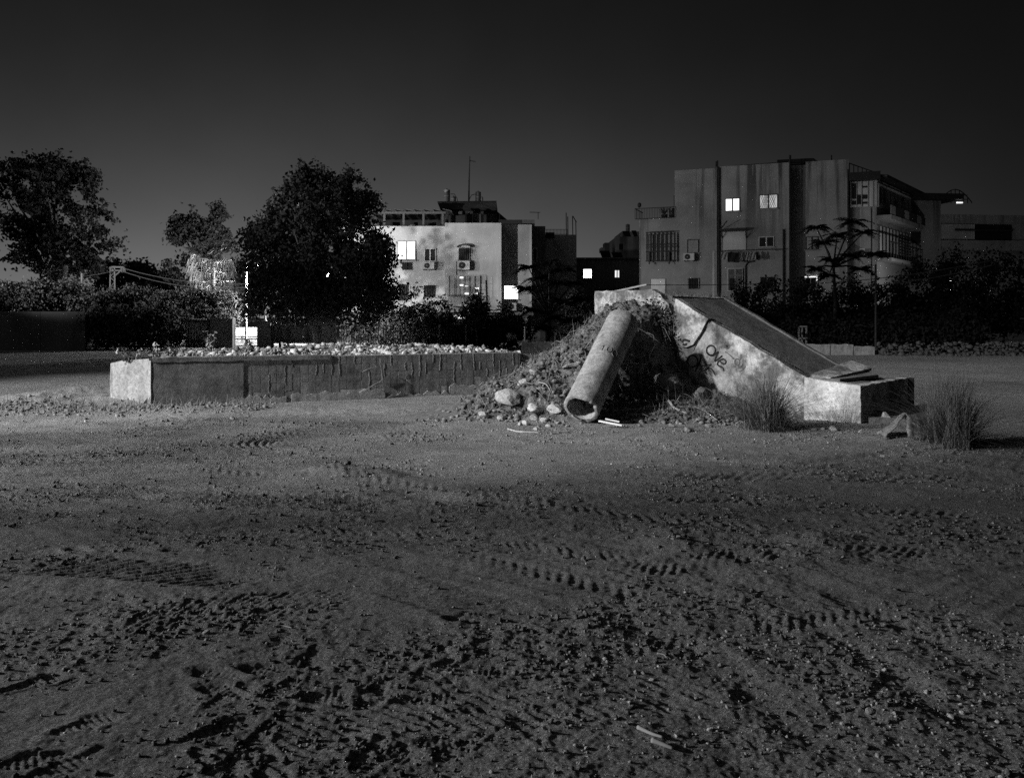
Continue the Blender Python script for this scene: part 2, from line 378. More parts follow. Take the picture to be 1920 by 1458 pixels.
def ground_z(x, y):
    x = np.asarray(x, float); y = np.asarray(y, float)
    far = smooth(20, 45, y)
    rough = 0.45 + 0.55 * smooth(-0.25, 0.3, fbm(x * 0.35 + 3, y * 0.35, 2))
    rough = rough * (1 - 0.6 * np.exp(-(((x + 0.3) / 3.2) ** 2 + ((y - 10.2) / 1.6) ** 2)))
    rough = rough * (1 - 0.5 * smooth(18, 26, y))
    z = 0.05 * perlin(x * 0.22, y * 0.22) + 0.022 * perlin(x * 0.7 + 5, y * 0.7)
    near = 1 - smooth(14, 26, y)
    crumb = np.clip(0.25 + 1.6 * fbm(x * 0.8 + 50, y * 0.8 + 20, 3), 0.12, 1.3)      # churned against packed dirt
    z = z + rough * 0.013 * fbm(x * 2.3, y * 2.3, 2)
    z = z + near * rough * (0.010 * perlin(x * 5.3 + 2, y * 5.3) + (0.75 + 0.5 * crumb) * (0.0115 * perlin(x * 11, y * 11) + 0.0085 * perlin(x * 23 + 7, y * 23) + 0.0060 * perlin(x * 47, y * 47 + 3)))
    z = z + near * crumb * 0.030 * np.maximum(np.abs(fbm(x * 9 + 40, y * 9, 2, 0.6)) - 0.22, 0)
    # scraped, smeared streaks running with the traffic
    wx = x + 0.5 * perlin(x * 0.5, y * 0.5 + 60); wy = y + 0.5 * perlin(x * 0.5 + 33, y * 0.5)
    a1 = smooth(-0.05, 0.35, fbm(x * 0.45 + 11, y * 0.45 + 4, 2)); a2 = smooth(-0.05, 0.35, fbm(x * 0.45 - 21, y * 0.45 + 44, 2))
    z = z + near * (0.010 * a1 * perlin((wx * 0.55 + wy) * 9, (wx - wy * 0.4) * 0.8) + 0.009 * a2 * perlin((wx * -0.65 + wy) * 9 + 5, (wx + wy * 0.6) * 0.7))
    for tr in TRACKS:
        P = tr['p']; w = tr['w'] / 2
        xs = [p.x for p in P]; ys = [p.y for p in P]
        msk = (x > min(xs) - w - .3) & (x < max(xs) + w + .3) & (y > min(ys) - w - .3) & (y < max(ys) + w + .3)
        if not msk.any(): continue
        X = x[msk]; Y = y[msk]
        best = np.full(X.shape, 9.0); S = np.zeros(X.shape); D = np.zeros(X.shape); acc = 0.0
        tot = sum((P[i + 1] - P[i]).length for i in range(len(P) - 1))
        for i in range(len(P) - 1):
            dx, dy = P[i + 1].x - P[i].x, P[i + 1].y - P[i].y; L = math.hypot(dx, dy); dx /= L; dy /= L
            s = (X - P[i].x) * dx + (Y - P[i].y) * dy; sc_ = np.clip(s, 0, L)
            dd = np.hypot(X - P[i].x - sc_ * dx, Y - P[i].y - sc_ * dy)
            sd = -(X - P[i].x) * dy + (Y - P[i].y) * dx
            k = dd < best; best[k] = dd[k]; S[k] = acc + sc_[k]; D[k] = np.where(sd[k] < 0, -dd[k], dd[k]); acc += L
        n1 = perlin(X * 3.1, Y * 3.1); n2 = np.clip(0.5 + perlin(X * 7.7 + 3, Y * 7.7), 0, 1)
        inside = 1 - smooth(w * 0.82, w * 1.05, best + 0.05 * n1)
        endf = smooth(0, 0.4, S) * (1 - smooth(tot - 0.4, tot, S))
        patchy = smooth(-0.4, 0.12, perlin(X * 1.1 + 31, Y * 1.1) + 0.6 * perlin(X * 2.9, Y * 2.9 + 8) + 0.08)
        if tr['solid']: patchy = np.maximum(patchy, 0.75 * np.exp(-((S - tot * .42) / (tot * .22)) ** 2))
        rim = np.exp(-((best - w * 1.12) / 0.06) ** 2) * 0.35
        if tr['kind'] == 'rut':
            dz = -tr['depth'] * np.exp(-(best / w) ** 2) * endf + abs(tr['depth']) * 0.4 * np.exp(-((best - w * 1.5) / 0.07) ** 2) * endf
        else:
            if tr['kind'] == 'bars': ph = S / tr['pitch'] + D * tr['slant'] / tr['pitch']
            elif tr['kind'] == 'arc': ph = S / tr['pitch'] - (D / w) ** 2 * tr['slant'] * w / tr['pitch']
            else: ph = S / tr['pitch'] + np.abs(D) * tr['slant'] / tr['pitch']
            wave = np.sin(2 * np.pi * ph + 1.2 * n1)
            wave = np.tanh(wave * 1.3)
            keep = 0.35
            dz = inside * endf * patchy * (-tr['depth'] * 0.5 + 0.32 * tr['lug'] * wave * (0.45 + 1.0 * n2)) + rim * tr['depth'] * endf
            # the tyre flattens what was there
        z[msk] = z[msk] + dz
    for fx, fy, a, d in FEET:
        msk = (np.abs(x - fx) < .3) & (np.abs(y - fy) < .3)
        if not msk.any(): continue
        u = (x[msk] - fx) * math.cos(a) + (y[msk] - fy) * math.sin(a); v = -(x[msk] - fx) * math.sin(a) + (y[msk] - fy) * math.cos(a)
        r = np.sqrt((u / 0.145) ** 2 + (v / (0.055 - 0.015 * np.sign(u))) ** 2)
        z[msk] = z[msk] - d * (1 - smooth(0.75, 1.05, r)) + d * 0.6 * np.exp(-((r - 1.3) / 0.22) ** 2) + 0.002 * np.sin(u * 210) * (r < 0.85)
    for lx, ly, r, h in LUMPS:
        q = ((x - lx) / r) ** 2 + ((y - ly) / r) ** 2
        msk = q < 6
        if msk.any():
            z[msk] = z[msk] + h * np.exp(-q[msk]) * (0.85 + 0.35 * fbm(x[msk] * 3, y[msk] * 3, 3))
    return z
def gz(x, y): return float(ground_z(np.array([x]), np.array([y]))[0])

ys = [-60, -40, -25, -15, -9, -5, -2, -0.5, 0.5, 1.2, 1.8, 2.3]
pyl = 1500.0
while pyl > 652:
    ys.append(2720.0 / (pyl - 595.0)); pyl -= 1.5 if pyl > 740 else 0.9
ys += [50, 54, 58, 64, 72, 84, 100, 140, 220, 400, 800, 1600]
ys = np.array(sorted(ys))
s_f = np.arange(-0.70, 0.70, 0.0018)
s_o = np.concatenate([[-20, -12, -7, -4.5, -3, -2.2, -1.7, -1.3, -1.1, -0.95, -0.84, -0.76], s_f, [0.70, 0.76, 0.84, 0.95, 1.1, 1.3, 1.7, 2.2, 3, 4.5, 7, 12, 20]])
W = np.where(ys > 2, ys, 2 + (2 - ys) * 0.25)
GX = s_o[None, :] * W[:, None]; GY = np.repeat(ys[:, None], len(s_o), 1)
GZ = ground_z(GX.ravel(), GY.ravel())
nr, nc = GX.shape
idx = np.arange(nr * nc).reshape(nr, nc)
fc = np.stack([idx[:-1, :-1], idx[:-1, 1:], idx[1:, 1:], idx[1:, :-1]], -1).reshape(-1, 4)
g = np_mesh('ground', np.stack([GX.ravel(), GY.ravel(), GZ], 1), fc, M['soil'], smooth_=True)
tag(g, 'bare dirt lot scored with tyre tracks and footprints', kind='structure')
# ------------------------------------------------------------------ stones: angular broken chunks
import bmesh
def hull(seed, n=11, flat=0.7):
    r = np.random.default_rng(seed)
    p = r.normal(size=(n, 3)); p /= np.linalg.norm(p, axis=1)[:, None]
    p *= r.uniform(0.75, 1.0, (n, 1)); p[:, 2] *= flat; p[:, 1] *= r.uniform(0.65, 1)
    bm = bmesh.new()
    for q in p: bm.verts.new(q)
    res = bmesh.ops.convex_hull(bm, input=bm.verts)
    bmesh.ops.delete(bm, geom=[e for e in res['geom_interior'] if isinstance(e, bmesh.types.BMVert)], context='VERTS')
    bmesh.ops.triangulate(bm, faces=bm.faces)
    bm.verts.index_update()
    v = np.array([list(q.co) for q in bm.verts]); f = np.array([[q.index for q in fa.verts] for fa in bm.faces])
    bm.free(); return v, f
HULLS = [hull(100 + i, 9 + i % 6, 0.55 + 0.06 * (i % 5)) for i in range(12)]
def fine_rock(seed):
    r = np.random.default_rng(seed)
    bm = bmesh.new(); bmesh.ops.create_icosphere(bm, subdivisions=3, radius=1)
    pl = [(lambda n: (n / np.linalg.norm(n), r.uniform(0.5, 0.85)))(r.normal(size=3)) for _ in range(13)]
    C = np.array([list(q.co) for q in bm.verts]); S_ = np.ones(len(C))
    for n, d in pl:
        k = C @ n; S_ = np.where(k > d, np.minimum(S_, d / np.maximum(k, 1e-6)), S_)
    C = C * S_[:, None]; o_ = seed * 1.7
    nz = 0.10 * perlin(C[:, 0] * 2.2 + o_, C[:, 1] * 2.2 + C[:, 2] * 1.7) + 0.07 * perlin(C[:, 0] * 5 + C[:, 2] * 4 + o_, C[:, 1] * 5 - C[:, 2] * 3) + 0.04 * perlin(C[:, 0] * 11 + C[:, 2] * 9, C[:, 1] * 11 + o_)
    C = C * (1 + nz)[:, None] * [1, r.uniform(.7, .95), r.uniform(.55, .8)]
    for q, c in zip(bm.verts, C): q.co = c
    me = bpy.data.meshes.new('stone'); bm.to_mesh(me); bm.free()
    return me
ROCK_ME = {}
def rock_mesh(i, matname):
    k = (i % 8, matname)
    if k not in ROCK_ME:
        me = fine_rock(300 + i % 8); me.materials.append(M[matname]); ROCK_ME[k] = me
    return ROCK_ME[k]
_rc = [0]
def rock(name, loc, size, label, cat, group=None, mat='stone', sx=(1, 1, 1), sink=0.25, parent=None):
    _rc[0] += 1
    o = bpy.data.objects.new(name, rock_mesh(_rc[0] * 5 + int(size * 1000), mat)); COL.objects.link(o)
    o.location = (loc[0], loc[1], loc[2] + size * sx[2] * (0.55 - sink))
    o.scale = (size * sx[0], size * sx[1], size * sx[2])
    o.rotation_euler = (random.uniform(-.3, .3), random.uniform(-.3, .3), random.uniform(0, 6.28))
    return tag(o, label, cat, group)
def scatter_rocks(name, P, S, mat, label, seed=1, parent=None, base=None, aniso=0.0):
    r = np.random.default_rng(seed); vs = []; fs = []; o = 0
    P = np.asarray(P, float); S = np.asarray(S, float); H = r.integers(12, size=len(P))
    for h in range(12):
        k = np.nonzero(H == h)[0]
        if not len(k): continue
        v, f = HULLS[h]; n = len(k); a = r.uniform(0, 6.28, n); b_ = r.uniform(0, .9, n); ca, sa, cb, sb = np.cos(a), np.sin(a), np.cos(b_), np.sin(b_)
        R_ = np.zeros((n, 3, 3)); R_[:, 0, 0] = ca; R_[:, 0, 1] = -sa * cb; R_[:, 0, 2] = sa * sb; R_[:, 1, 0] = sa; R_[:, 1, 1] = ca * cb; R_[:, 1, 2] = -ca * sb; R_[:, 2, 1] = sb; R_[:, 2, 2] = cb
        q = v[None] * (S[k][:, None] * r.uniform(.7 - aniso, 1.3 + aniso, (n, 3)))[:, None, :]
        q = np.einsum('nij,nvj->nvi', R_, q) + P[k][:, None, :]
        vs.append(q.reshape(-1, 3)); fs.append((f[None] + (np.arange(n) * len(v))[:, None, None]).reshape(-1, 3) + o); o += n * len(v)
    ob = np_mesh(name, np.concatenate(vs), np.concatenate(fs), M[mat], parent, base)
    tag(ob, label, kind='stuff')
    return ob

# ------------------------------------------------------------------ the concrete ramp
RN = Vector((5.57, 13.6, 0)); ET = Vector((-0.7297, 0.6838, 0)); EW = Vector((0.6838, 0.7297, 0)); UP = Vector((0, 0, 1))
def RP(t, w, z): return RN + ET * t + EW * w + UP * z
def rpix(px, py):
    s = (px - 960) / 1600.0
    t = (RN.x - s * RN.y) / (s * ET.y - ET.x); Y = RN.y + ET.y * t
    return t, CAM_H - (py - 595) / 1600.0 * Y
def ragged(pts, step=0.10, amp=0.012, seed=0, keep=()):
    r = random.Random(seed); o = []
    n = len(pts)
    for i in range(n):
        a, b_ = pts[i], pts[(i + 1) % n]; L = math.hypot(b_[0] - a[0], b_[1] - a[1]); k = max(1, int(L / step))
        if i in keep: k = 1
        for j in range(k):
            f = j / k; jx = r.uniform(-amp, amp) if j or i not in keep else 0; jz = r.uniform(-amp, amp) if j or i not in keep else 0
            o.append((a[0] + (b_[0] - a[0]) * f + jx, a[1] + (b_[1] - a[1]) * f + jz))
    return o
ramp_o = thing('concrete_ramp', RP(2.6, 1.1, 0), 'broken concrete loading ramp with sprayed writing on its pale side wall', 'ramp')
def panel(name, pp, w0, w1, mat, step=0.1, amp=0.012, seed=0, parent=ramp_o, pix=True):
    q = [rpix(*p) if pix else p for p in pp]
    q = ragged(q, step, amp, seed)
    return MB().prism([RP(t, w0, z) for t, z in q], EW * (w1 - w0)).build(name, mat, parent)
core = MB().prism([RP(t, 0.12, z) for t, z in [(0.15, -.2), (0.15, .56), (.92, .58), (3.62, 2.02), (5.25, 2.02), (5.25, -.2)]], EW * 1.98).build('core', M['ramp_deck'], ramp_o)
# side wall of broken slabs
up_ = panel('upper_wall_slab', [(1115, 546), (1222, 543), (1238, 553), (1252, 568), (1261, 588), (1259, 700), (1115, 760)], 0.0, 0.18, M['ramp_wall'], 0.09, 0.012, 3)
a_ = panel('middle_wall_slab', [(1268, 560), (1328, 597), (1316, 622), (1300, 645), (1288, 652), (1275, 648), (1264, 632), (1264, 575)], -0.02, 0.16, M['ramp_wall'], 0.09, 0.01, 5)
low = panel('lower_wall_slab', [(1334, 601), (1510, 706), (1509, 812), (1290, 815), (1291, 672)], 0.0, 0.18, M['ramp_wall'], 0.1, 0.011, 7)
jt = panel('joint_strip', [(1321, 603), (1328, 604), (1290, 672), (1277, 668)], 0.03, 0.14, M['ramp_deck'], 0.06, 0.014, 9)
fill = panel('back_fill', [(1258, 590), (1330, 610), (1320, 815), (1258, 780)], 0.07, 0.13, M['mound'], 0.2, 0.01, 11)
blk = panel('end_block_wall', [(1508, 707), (1614, 724), (1614, 812), (1508, 815)], -0.005, 0.18, M['ramp_white'], 0.09, 0.008, 13)
q = ragged([(0.06, 0.61), (1.0, .62), (2.17, .62), (2.17, -.2), (0.06, -.2)], 0.1, 0.01, 15)
MB().prism([RP(0.0, w, z) for w, z in q], ET * 0.17).build('end_wall', M['ramp_wall'], ramp_o)
# deck: slope, top, curb, block top
def slab(t0, z0, t1, z1, w0, w1, th, name, mat, n=12, amp=0.006, parent=ramp_o):
    vs = []; fs = []
    for i in range(n + 1):
        for j in range(7):
            f = i / n; t = t0 + (t1 - t0) * f; w = w0 + (w1 - w0) * j / 6
            vs.append(RP(t, w, z0 + (z1 - z0) * f + random.uniform(-amp, amp)))
    k = len(vs)
    vs += [v - UP * th for v in vs]
    for i in range(n):
        for j in range(6):
            a = i * 7 + j; fs += [(a, a + 1, a + 8, a + 7), (k + a + 7, k + a + 8, k + a + 1, k + a)]
    for i in range(n):
        for c in (0, 6):
            a = i * 7 + c; fs.append((a, a + 7, k + a + 7, k + a) if c == 0 else (k + a, k + a + 7, a + 7, a))
    for j in range(6):
        fs.append((j + 1, j, k + j, k + j + 1)); e = n * 7 + j; fs.append((e, e + 1, k + e + 1, k + e))
    return MB().add(vs, fs).build(name, mat, parent)
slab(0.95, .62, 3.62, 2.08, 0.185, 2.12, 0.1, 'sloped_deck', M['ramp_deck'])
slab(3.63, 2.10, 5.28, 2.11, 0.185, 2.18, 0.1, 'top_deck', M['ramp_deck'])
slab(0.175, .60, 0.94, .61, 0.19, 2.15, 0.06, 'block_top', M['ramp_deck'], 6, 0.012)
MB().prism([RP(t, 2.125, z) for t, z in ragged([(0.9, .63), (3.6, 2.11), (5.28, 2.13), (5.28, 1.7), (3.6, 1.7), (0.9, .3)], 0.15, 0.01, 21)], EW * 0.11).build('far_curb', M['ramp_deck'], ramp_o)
# lifted slab at the foot of the slope
bs = [RP(1.05, 0.45, .68), RP(0.72, 0.5, .63), RP(0.55, 1.9, .74), RP(0.95, 2.0, .86)]
MB().prism(bs, Vector((0.01, 0, 0.05))).build('lifted_slab', M['ramp_wall'], ramp_o)
bs = [RP(0.85, 0.4, .615), RP(0.55, 0.5, .615), RP(0.35, 1.7, .64), RP(0.6, 1.85, .69)]
MB().prism(bs, Vector((0.0, 0, 0.05))).build('lifted_slab', M['ramp_deck'], ramp_o)
# low footing slab beside the block
MB().prism([RP(-0.05, 0.15, -.1), RP(-0.75, 0.35, -.1), RP(-0.85, 1.7, -.1), RP(-0.05, 1.9, -.1)], UP * 0.2).build('footing', M['ramp_deck'], ramp_o)
# steel edge on the block's far corner
MB().bar(RP(-0.03, 2.2, -.05), RP(-0.03, 2.2, .63), 0.1, 0.06).build('corner_steel', M['metal_dark'], ramp_o)
# crust of soil and weeds lying on the top edge is with the weeds further down
# sprayed writing
def gpt(cx, cy, sx=12.0, ox=1260, oy=620, off=-0.006):
    t, z = rpix(ox + cx / sx, oy + cy / sx); return RP(t, off, z)
def ell(cx, cy, rx, ry, n=22, rot=0.0, a0=0.0, a1=6.5):
    r = []
    for i in range(n + 1):
        a = a0 + (a1 - a0) * i / n; x, y = rx * math.cos(a), ry * math.sin(a)
        r.append((cx + x * math.cos(rot) - y * math.sin(rot), cy + x * math.sin(rot) + y * math.cos(rot)))
    return r
def spline(p, k=5):
    o = []
    for i in range(len(p) - 1):
        p0 = p[max(i - 1, 0)]; p1 = p[i]; p2 = p[i + 1]; p3 = p[min(i + 2, len(p) - 1)]
        for j in range(k):
            u = j / k
            o.append(tuple(0.5 * (2 * p1[c] + (p2[c] - p0[c]) * u + (2 * p0[c] - 5 * p1[c] + 4 * p2[c] - p3[c]) * u * u + (3 * p1[c] - p0[c] - 3 * p2[c] + p3[c]) * u ** 3) for c in range(len(p1))))
    o.append(tuple(p[-1])); return o
def strokes(name, lst, w, mat, par, label=None):
    mb = MB()
    for s_ in lst: mb.ribbon([gpt(*p) for p in s_], w, EW)
    o = mb.build(name, mat, par)
    if label: o['label'] = label
strokes('graffiti', [ell(880, 440, 100, 110), spline([(780, 480), (850, 545), (920, 560), (990, 510), (1050, 465)])], 0.030, M['paint_black'], low, 'black sprayed letter O')
strokes('graffiti', [spline([(1050, 465), (1005, 560), (965, 680), (1050, 630), (1130, 560)])], 0.030, M['paint_black'], low, 'black sprayed letter V')
strokes('graffiti', [spline([(1080, 665), (1150, 635), (1215, 680), (1195, 740), (1130, 730), (1088, 685)]), spline([(1088, 665), (1040, 700), (1030, 760), (1080, 800), (1145, 830), (1165, 900)])], 0.028, M['paint_black'], low, 'black sprayed letter e with a tail')
strokes('graffiti', [ell(465, 680, 118, 132, rot=-0.3), spline([(655, 560), (640, 650), (600, 760), (560, 840), (520, 920)])], 0.024, M['paint_black'], low, 'black sprayed loop with crossing tail')
strokes('graffiti', [spline([(600, 740), (660, 778), (760, 775), (890, 752)]), spline([(890, 752), (800, 840), (738, 890), (800, 985)]), spline([(738, 890), (850, 840), (920, 890), (975, 1000)])], 0.024, M['paint_black'], low)
strokes('graffiti', [spline([(1200, 470), (1300, 540), (1400, 640)]), ell(1470, 705, 58, 72), spline([(1530, 660), (1552, 600), (1550, 530)]), spline([(1480, 822), (1555, 800), (1592, 735)]), spline([(1515, 915), (1600, 872), (1660, 790)])], 0.018, M['paint_grey'], low, 'faded sprayed letters')
strokes('graffiti', [[(x, y) for x, y in ell(1240, 340, 34, 36)], ell(1240, 340, 12, 12)], 0.055, M['paint_grey'], low, 'faded sprayed dot')
mb = MB()
for s_ in (spline([(245, 265), (270, 215), (330, 205), (420, 240)]), spline([(255, 300), (300, 315), (350, 290)])):
    mb.ribbon([gpt(*p, off=-0.026) for p in s_], 0.04, EW)
mb.build('graffiti', M['paint_black'], a_)
# length of steel channel lying over the top of the ramp
c0, c1 = RP(5.45, 0.35, 2.16), RP(4.55, 0.7, 2.35)
mb = MB().bar(c0, c1, 0.045, 0.012).bar(c0 + Vector((-.02, -.02, .012)), c1 + Vector((-.02, -.02, .012)), 0.01, 0.03)
mb.build('steel_channel', M['metal_grey'], None, c0); tag(bpy.data.objects['steel_channel'], 'length of steel channel lying across the top of the ramp', 'steel bar')
rock('concrete_chunk', RP(4.7, 0.25, 2.11), 0.1, 'small lump of concrete holding up the steel channel', 'stone', mat='rubble')

# ------------------------------------------------------------------ heap of earth against the ramp
_zl = sorted([rpix(*p) for p in [(1115, 600), (1150, 570), (1200, 570), (1238, 578), (1252, 625), (1266, 674), (1300, 714), (1330, 732), (1400, 744), (1470, 776), (1500, 805)]])
_zt = [a for a, _ in _zl] + [5.7, 6.1, 6.5]; _zz = [b_ for _, b_ in _zl] + [1.0, 0.45, -0.05]
def mound_z(x, y):
    dx = x - RN.x; dy = y - RN.y
    t = dx * ET.x + dy * ET.y; d = -(dx * EW.x + dy * EW.y)
    t = t + 0.16 * perlin(x * 1.3, y * 1.3)
    zw = np.interp(t, _zt, _zz, left=-0.2)
    D = 0.75 + 0.64 * np.clip(t, 0, 7) + 0.25 * perlin(x * 1.1 + 9, y * 1.1)
    p = np.interp(t, [0, 3.6, 4.4, 5.1, 7], [1.4, 1.6, 1.3, 0.95, 0.95])
    q = np.where(d > 0, d / np.maximum(D, 0.1), np.where(t > 5.25, -d / 1.6, -d / 0.6))
    h = zw * (1 - np.clip(q, 0, 1) ** p)
    n = 0.16 * fbm(x * 1.6, y * 1.6, 3) + 0.17 * np.abs(fbm(x * 4.5 + 3, y * 4.5, 3)) - .03 + 0.05 * np.abs(fbm(x * 13, y * 13, 2)) + 0.02 * perlin(x * 24, y * 24)
    h = h + n * smooth(0.0, 0.4, h)
    return np.where(q >= 1, -0.15, h - 0.03)
xs = np.arange(-1.8, 6.0, 0.035); yy = np.arange(11.8, 19.0, 0.035)
MX, MY = np.meshgrid(xs, yy); MZ = mound_z(MX.ravel(), MY.ravel())
MZ = np.maximum(MZ, -0.12)
keepm = MZ.reshape(MX.shape) > -0.11
idx = np.arange(MX.size).reshape(MX.shape)
fc = np.stack([idx[:-1, :-1], idx[:-1, 1:], idx[1:, 1:], idx[1:, :-1]], -1)
kf = keepm[:-1, :-1] | keepm[:-1, 1:] | keepm[1:, 1:] | keepm[1:, :-1]
o = np_mesh('earth_heap', np.stack([MX.ravel(), MY.ravel(), MZ], 1), fc[kf], M['mound'], None, (1.6, 14.6, 0), True)
tag(o, 'heap of dark earth and roots dumped against the ramp wall', 'earth heap')
def mz(x, y): return float(max(mound_z(np.array([x]), np.array([y]))[0], gz(x, y)))
def on_mound(px, py):
    """first hit of the sight line with heap or ground"""
    Y = np.arange(11.5, 19, 0.02); X = (px - 960) / 1600.0 * Y; Z = CAM_H - (py - 595) / 1600.0 * Y
    k = np.nonzero(Z < np.maximum(mound_z(X, Y), 0))[0]
    return at(px, py, float(Y[k[0]]) if len(k) else 15.0)

# ------------------------------------------------------------------ concrete pipe leaning on the heap
pa, pb = Vector((1.09, 13.5, 0.245)), Vector((1.955, 15.05, 1.62))
ax = (pb - pa).normalized(); L = (pb - pa).length
e1 = ax.cross(UP).normalized(); e2 = e1.cross(ax).normalized()
def pipe_pt(a, phi, r): return pa + ax * a + (e1 * math.cos(phi) + e2 * math.sin(phi)) * r
RO, RI = 0.285, 0.235
prof = [(0.0, RI), (0.0, RO - .012), (0.012, RO + .006), (0.06, RO + .008), (0.10, RO)] + [(L * k / 14, RO) for k in range(2, 14)] + [(L - .01, RO), (L, RO - .015), (L, RI), (L * .5, RI), (0.02, RI)]
vs = []; fs = []; K = 56
r_ = random.Random(4)
for i, (a, r) in enumerate(prof):
    for k in range(K):
        j = 0.0
        if a < 0.02: j = 0.006 * math.sin(k * .45) + r_.uniform(-.004, .004) + (.03 if k % 19 in (3, 4) else 0) + (.018 if k % 13 == 7 else 0)
        vs.append(pipe_pt(a + j, 2 * math.pi * k / K, r + (r_.uniform(-.002, .002) if r > RI else 0)))
for i in range(len(prof) - 1):
    for k in range(K):
        fs.append((i * K + k, i * K + (k + 1) % K, (i + 1) * K + (k + 1) % K, (i + 1) * K + k))
pipe = MB().add(vs, fs).build('concrete_pipe', M['pipe'], None, pa, True)
tag(pipe, 'thick grey concrete pipe leaning up the earth heap', 'pipe')
ROOT[pipe] = pa.copy()
mb = MB(); vsp = [pipe_pt(.34, 0, 0)] + [pipe_pt(.34 + .12 * math.sin(k * 2.1), 2 * math.pi * k / 20, RI * .99) for k in range(20)]
mb.add(vsp, [(0, 1 + k, 1 + (k + 1) % 20) for k in range(20)]); mb.build('dark_plug', M['mound'], pipe)  # debris disc added to darken the shaded pipe mouth
phi0 = math.atan2((Vector((0, -1, 0.2))).dot(e2), (Vector((0, -1, 0.2))).dot(e1)); sgn = 1 if pipe_pt(1, phi0 + .2, RO).x > pipe_pt(1, phi0, RO).x else -1
mb = MB()
for s_ in ([(-.16, .05), (-.13, .09), (-.13, -.03)], [(c / 100, d / 100) for c, d in ell(-2, 3, 4, 6, 12)], [(c / 100, d / 100) for c, d in ell(9, 2, 5, 7, 12)]):
    mb.ribbon([pipe_pt(1.16 + d, phi0 + sgn * c / RO, RO + .005) for c, d in s_], 0.014, -EW)
mb.build('pipe_marking', M['paint_grey'], pipe)

# ------------------------------------------------------------------ platform wall on the left
PW0 = Vector((-6.845, 16.22, 0)); PW1 = Vector((0.18, 19.4, 0)); PL = (PW1 - PW0).length; PU = (PW1 - PW0) / PL; PN = Vector((PU.y, -PU.x, 0))
def PP(u, d, z): return PW0 + PU * u + PN * d + UP * z
plat = thing('retaining_wall', PP(PL / 2, -.2, 0), 'low concrete block retaining wall holding a bed of rubble', 'wall')
def pbox(mb, u0, u1, d0, d1, z0, z1):
    return mb.hexa([PP(u0, d1, z0), PP(u1, d1, z0), PP(u1, d0, z0), PP(u0, d0, z0), PP(u0, d1, z1), PP(u1, d1, z1), PP(u1, d0, z1), PP(u0, d0, z1)])
# mortar body seen in the joints
pbox(MB(), 0.05, PL, -0.35, -0.0015, -.2, 0.90).build('mortar', M['mortar'], plat)
# smooth poured section
mb = MB(); q = ragged([(0.02, -.2), (1.67, -.2), (1.672, .83), (0.02, .84)], 0.2, 0.006, 31)
mb.prism([PP(u, 0.02, z) for u, z in q], -PN * 0.03).build('poured_panel', M['block'], plat)
q = ragged([(0.02, .845), (3.4, .84), (3.4, .93), (0.02, .935)], 0.15, 0.01, 33)
MB().prism([PP(u, 0.035, z) for u, z in q], -PN * 0.3).build('coping', M['block'], plat)
r_ = random.Random(12)
bw, bh = 0.158, 0.172
ncol = int((PL - 1.68) / bw)
for c in range(ncol):
    u0 = 1.68 + c * bw
    for k in range(5):
        z0 = 0.045 + k * bh
        if k == 4 and u0 < 3.4: continue
        if k == 0 and r_.random() < 0.45: continue
        if k == 1 and r_.random() < 0.12: continue
        g_ = r_.uniform(0.007, 0.020) if k else 0.01
        d = r_.uniform(.0005, .004); sh = r_.uniform(-.006, .006)
        b8 = MB(); pbox(b8, u0 + g_ / 2 + sh, u0 + bw - g_ / 2 + sh, -0.02, d, z0, z0 + bh - r_.uniform(0.001, 0.004))
        b8.v = [(x + r_.uniform(-.0025, .0025), y + r_.uniform(-.0015, .0015), z + r_.uniform(-.002, .002)) for x, y, z in b8.v]
        b8.build('block', M['block'], plat)
# ragged footing showing at the bottom
for u0, u1, h, s_ in ((2.6, 4.55, 0.16, 41), (4.6, 6.0, 0.07, 43), (6.0, 7.6, 0.22, 45), (1.4, 2.5, 0.12, 47)):
    n_ = 14; top = [(u0 + (u1 - u0) * i / n_, h + random.Random(s_ + i).uniform(-.06, .05)) for i in range(n_ + 1)]
    MB().prism([PP(u, 0.03 + 0.004 * (s_ % 3), z) for u, z in [(u0, -.2), (u1, -.2)] + top[::-1]], -PN * 0.045).build('footing', M['mortar'], plat)
# mortar smears hanging out of the joints
for c in range(ncol):
    if r_.random() < 0.6:
        u = 1.68 + c * bw + r_.uniform(-.01, .01); z1 = 0.045 + bh * r_.choice((3, 4, 4, 5)); n_ = 7; ln = r_.uniform(.15, .5)
        pts = [(u + r_.uniform(-.012, .012), z1 - ln * i / n_) for i in range(n_ + 1)]
        w_ = [r_.uniform(.003, .011) for _ in pts]
        poly = [(a + w, z) for (a, z), w in zip(pts, w_)] + [(a - w, z) for (a, z), w in zip(pts[::-1], w_[::-1])]
        MB().prism([PP(a, 0.0095, z) for a, z in poly], -PN * 0.015).build('mortar_smear', M['mortar'], plat)
# pale pier at the wall's end
p0, p1 = Vector((-7.78, 16.49, 0)), Vector((-6.87, 16.2, 0)); pd = (p1 - p0).normalized(); pn = Vector((pd.y, -pd.x, 0)); pl_ = (p1 - p0).length
q = ragged([(0, -.2), (pl_ * .97, -.2), (pl_ * .97, .91), (pl_ * .3, .87), (0.02, .82)], 0.12, 0.008, 51)
MB().prism([p0 + pd * a + UP * z for a, z in q], -pn * 0.35).build('pier', M['pier'], plat)
MB().prism([p0 + pd * a + pn * 0.01 + UP * z for a, z in ragged([(pl_ * .955, -.2), (pl_ + .02, -.2), (pl_ + .02, .88), (pl_ * .965, .88)], .15, .005, 53)], -pn * 0.3).build('pier', M['mortar'], plat)
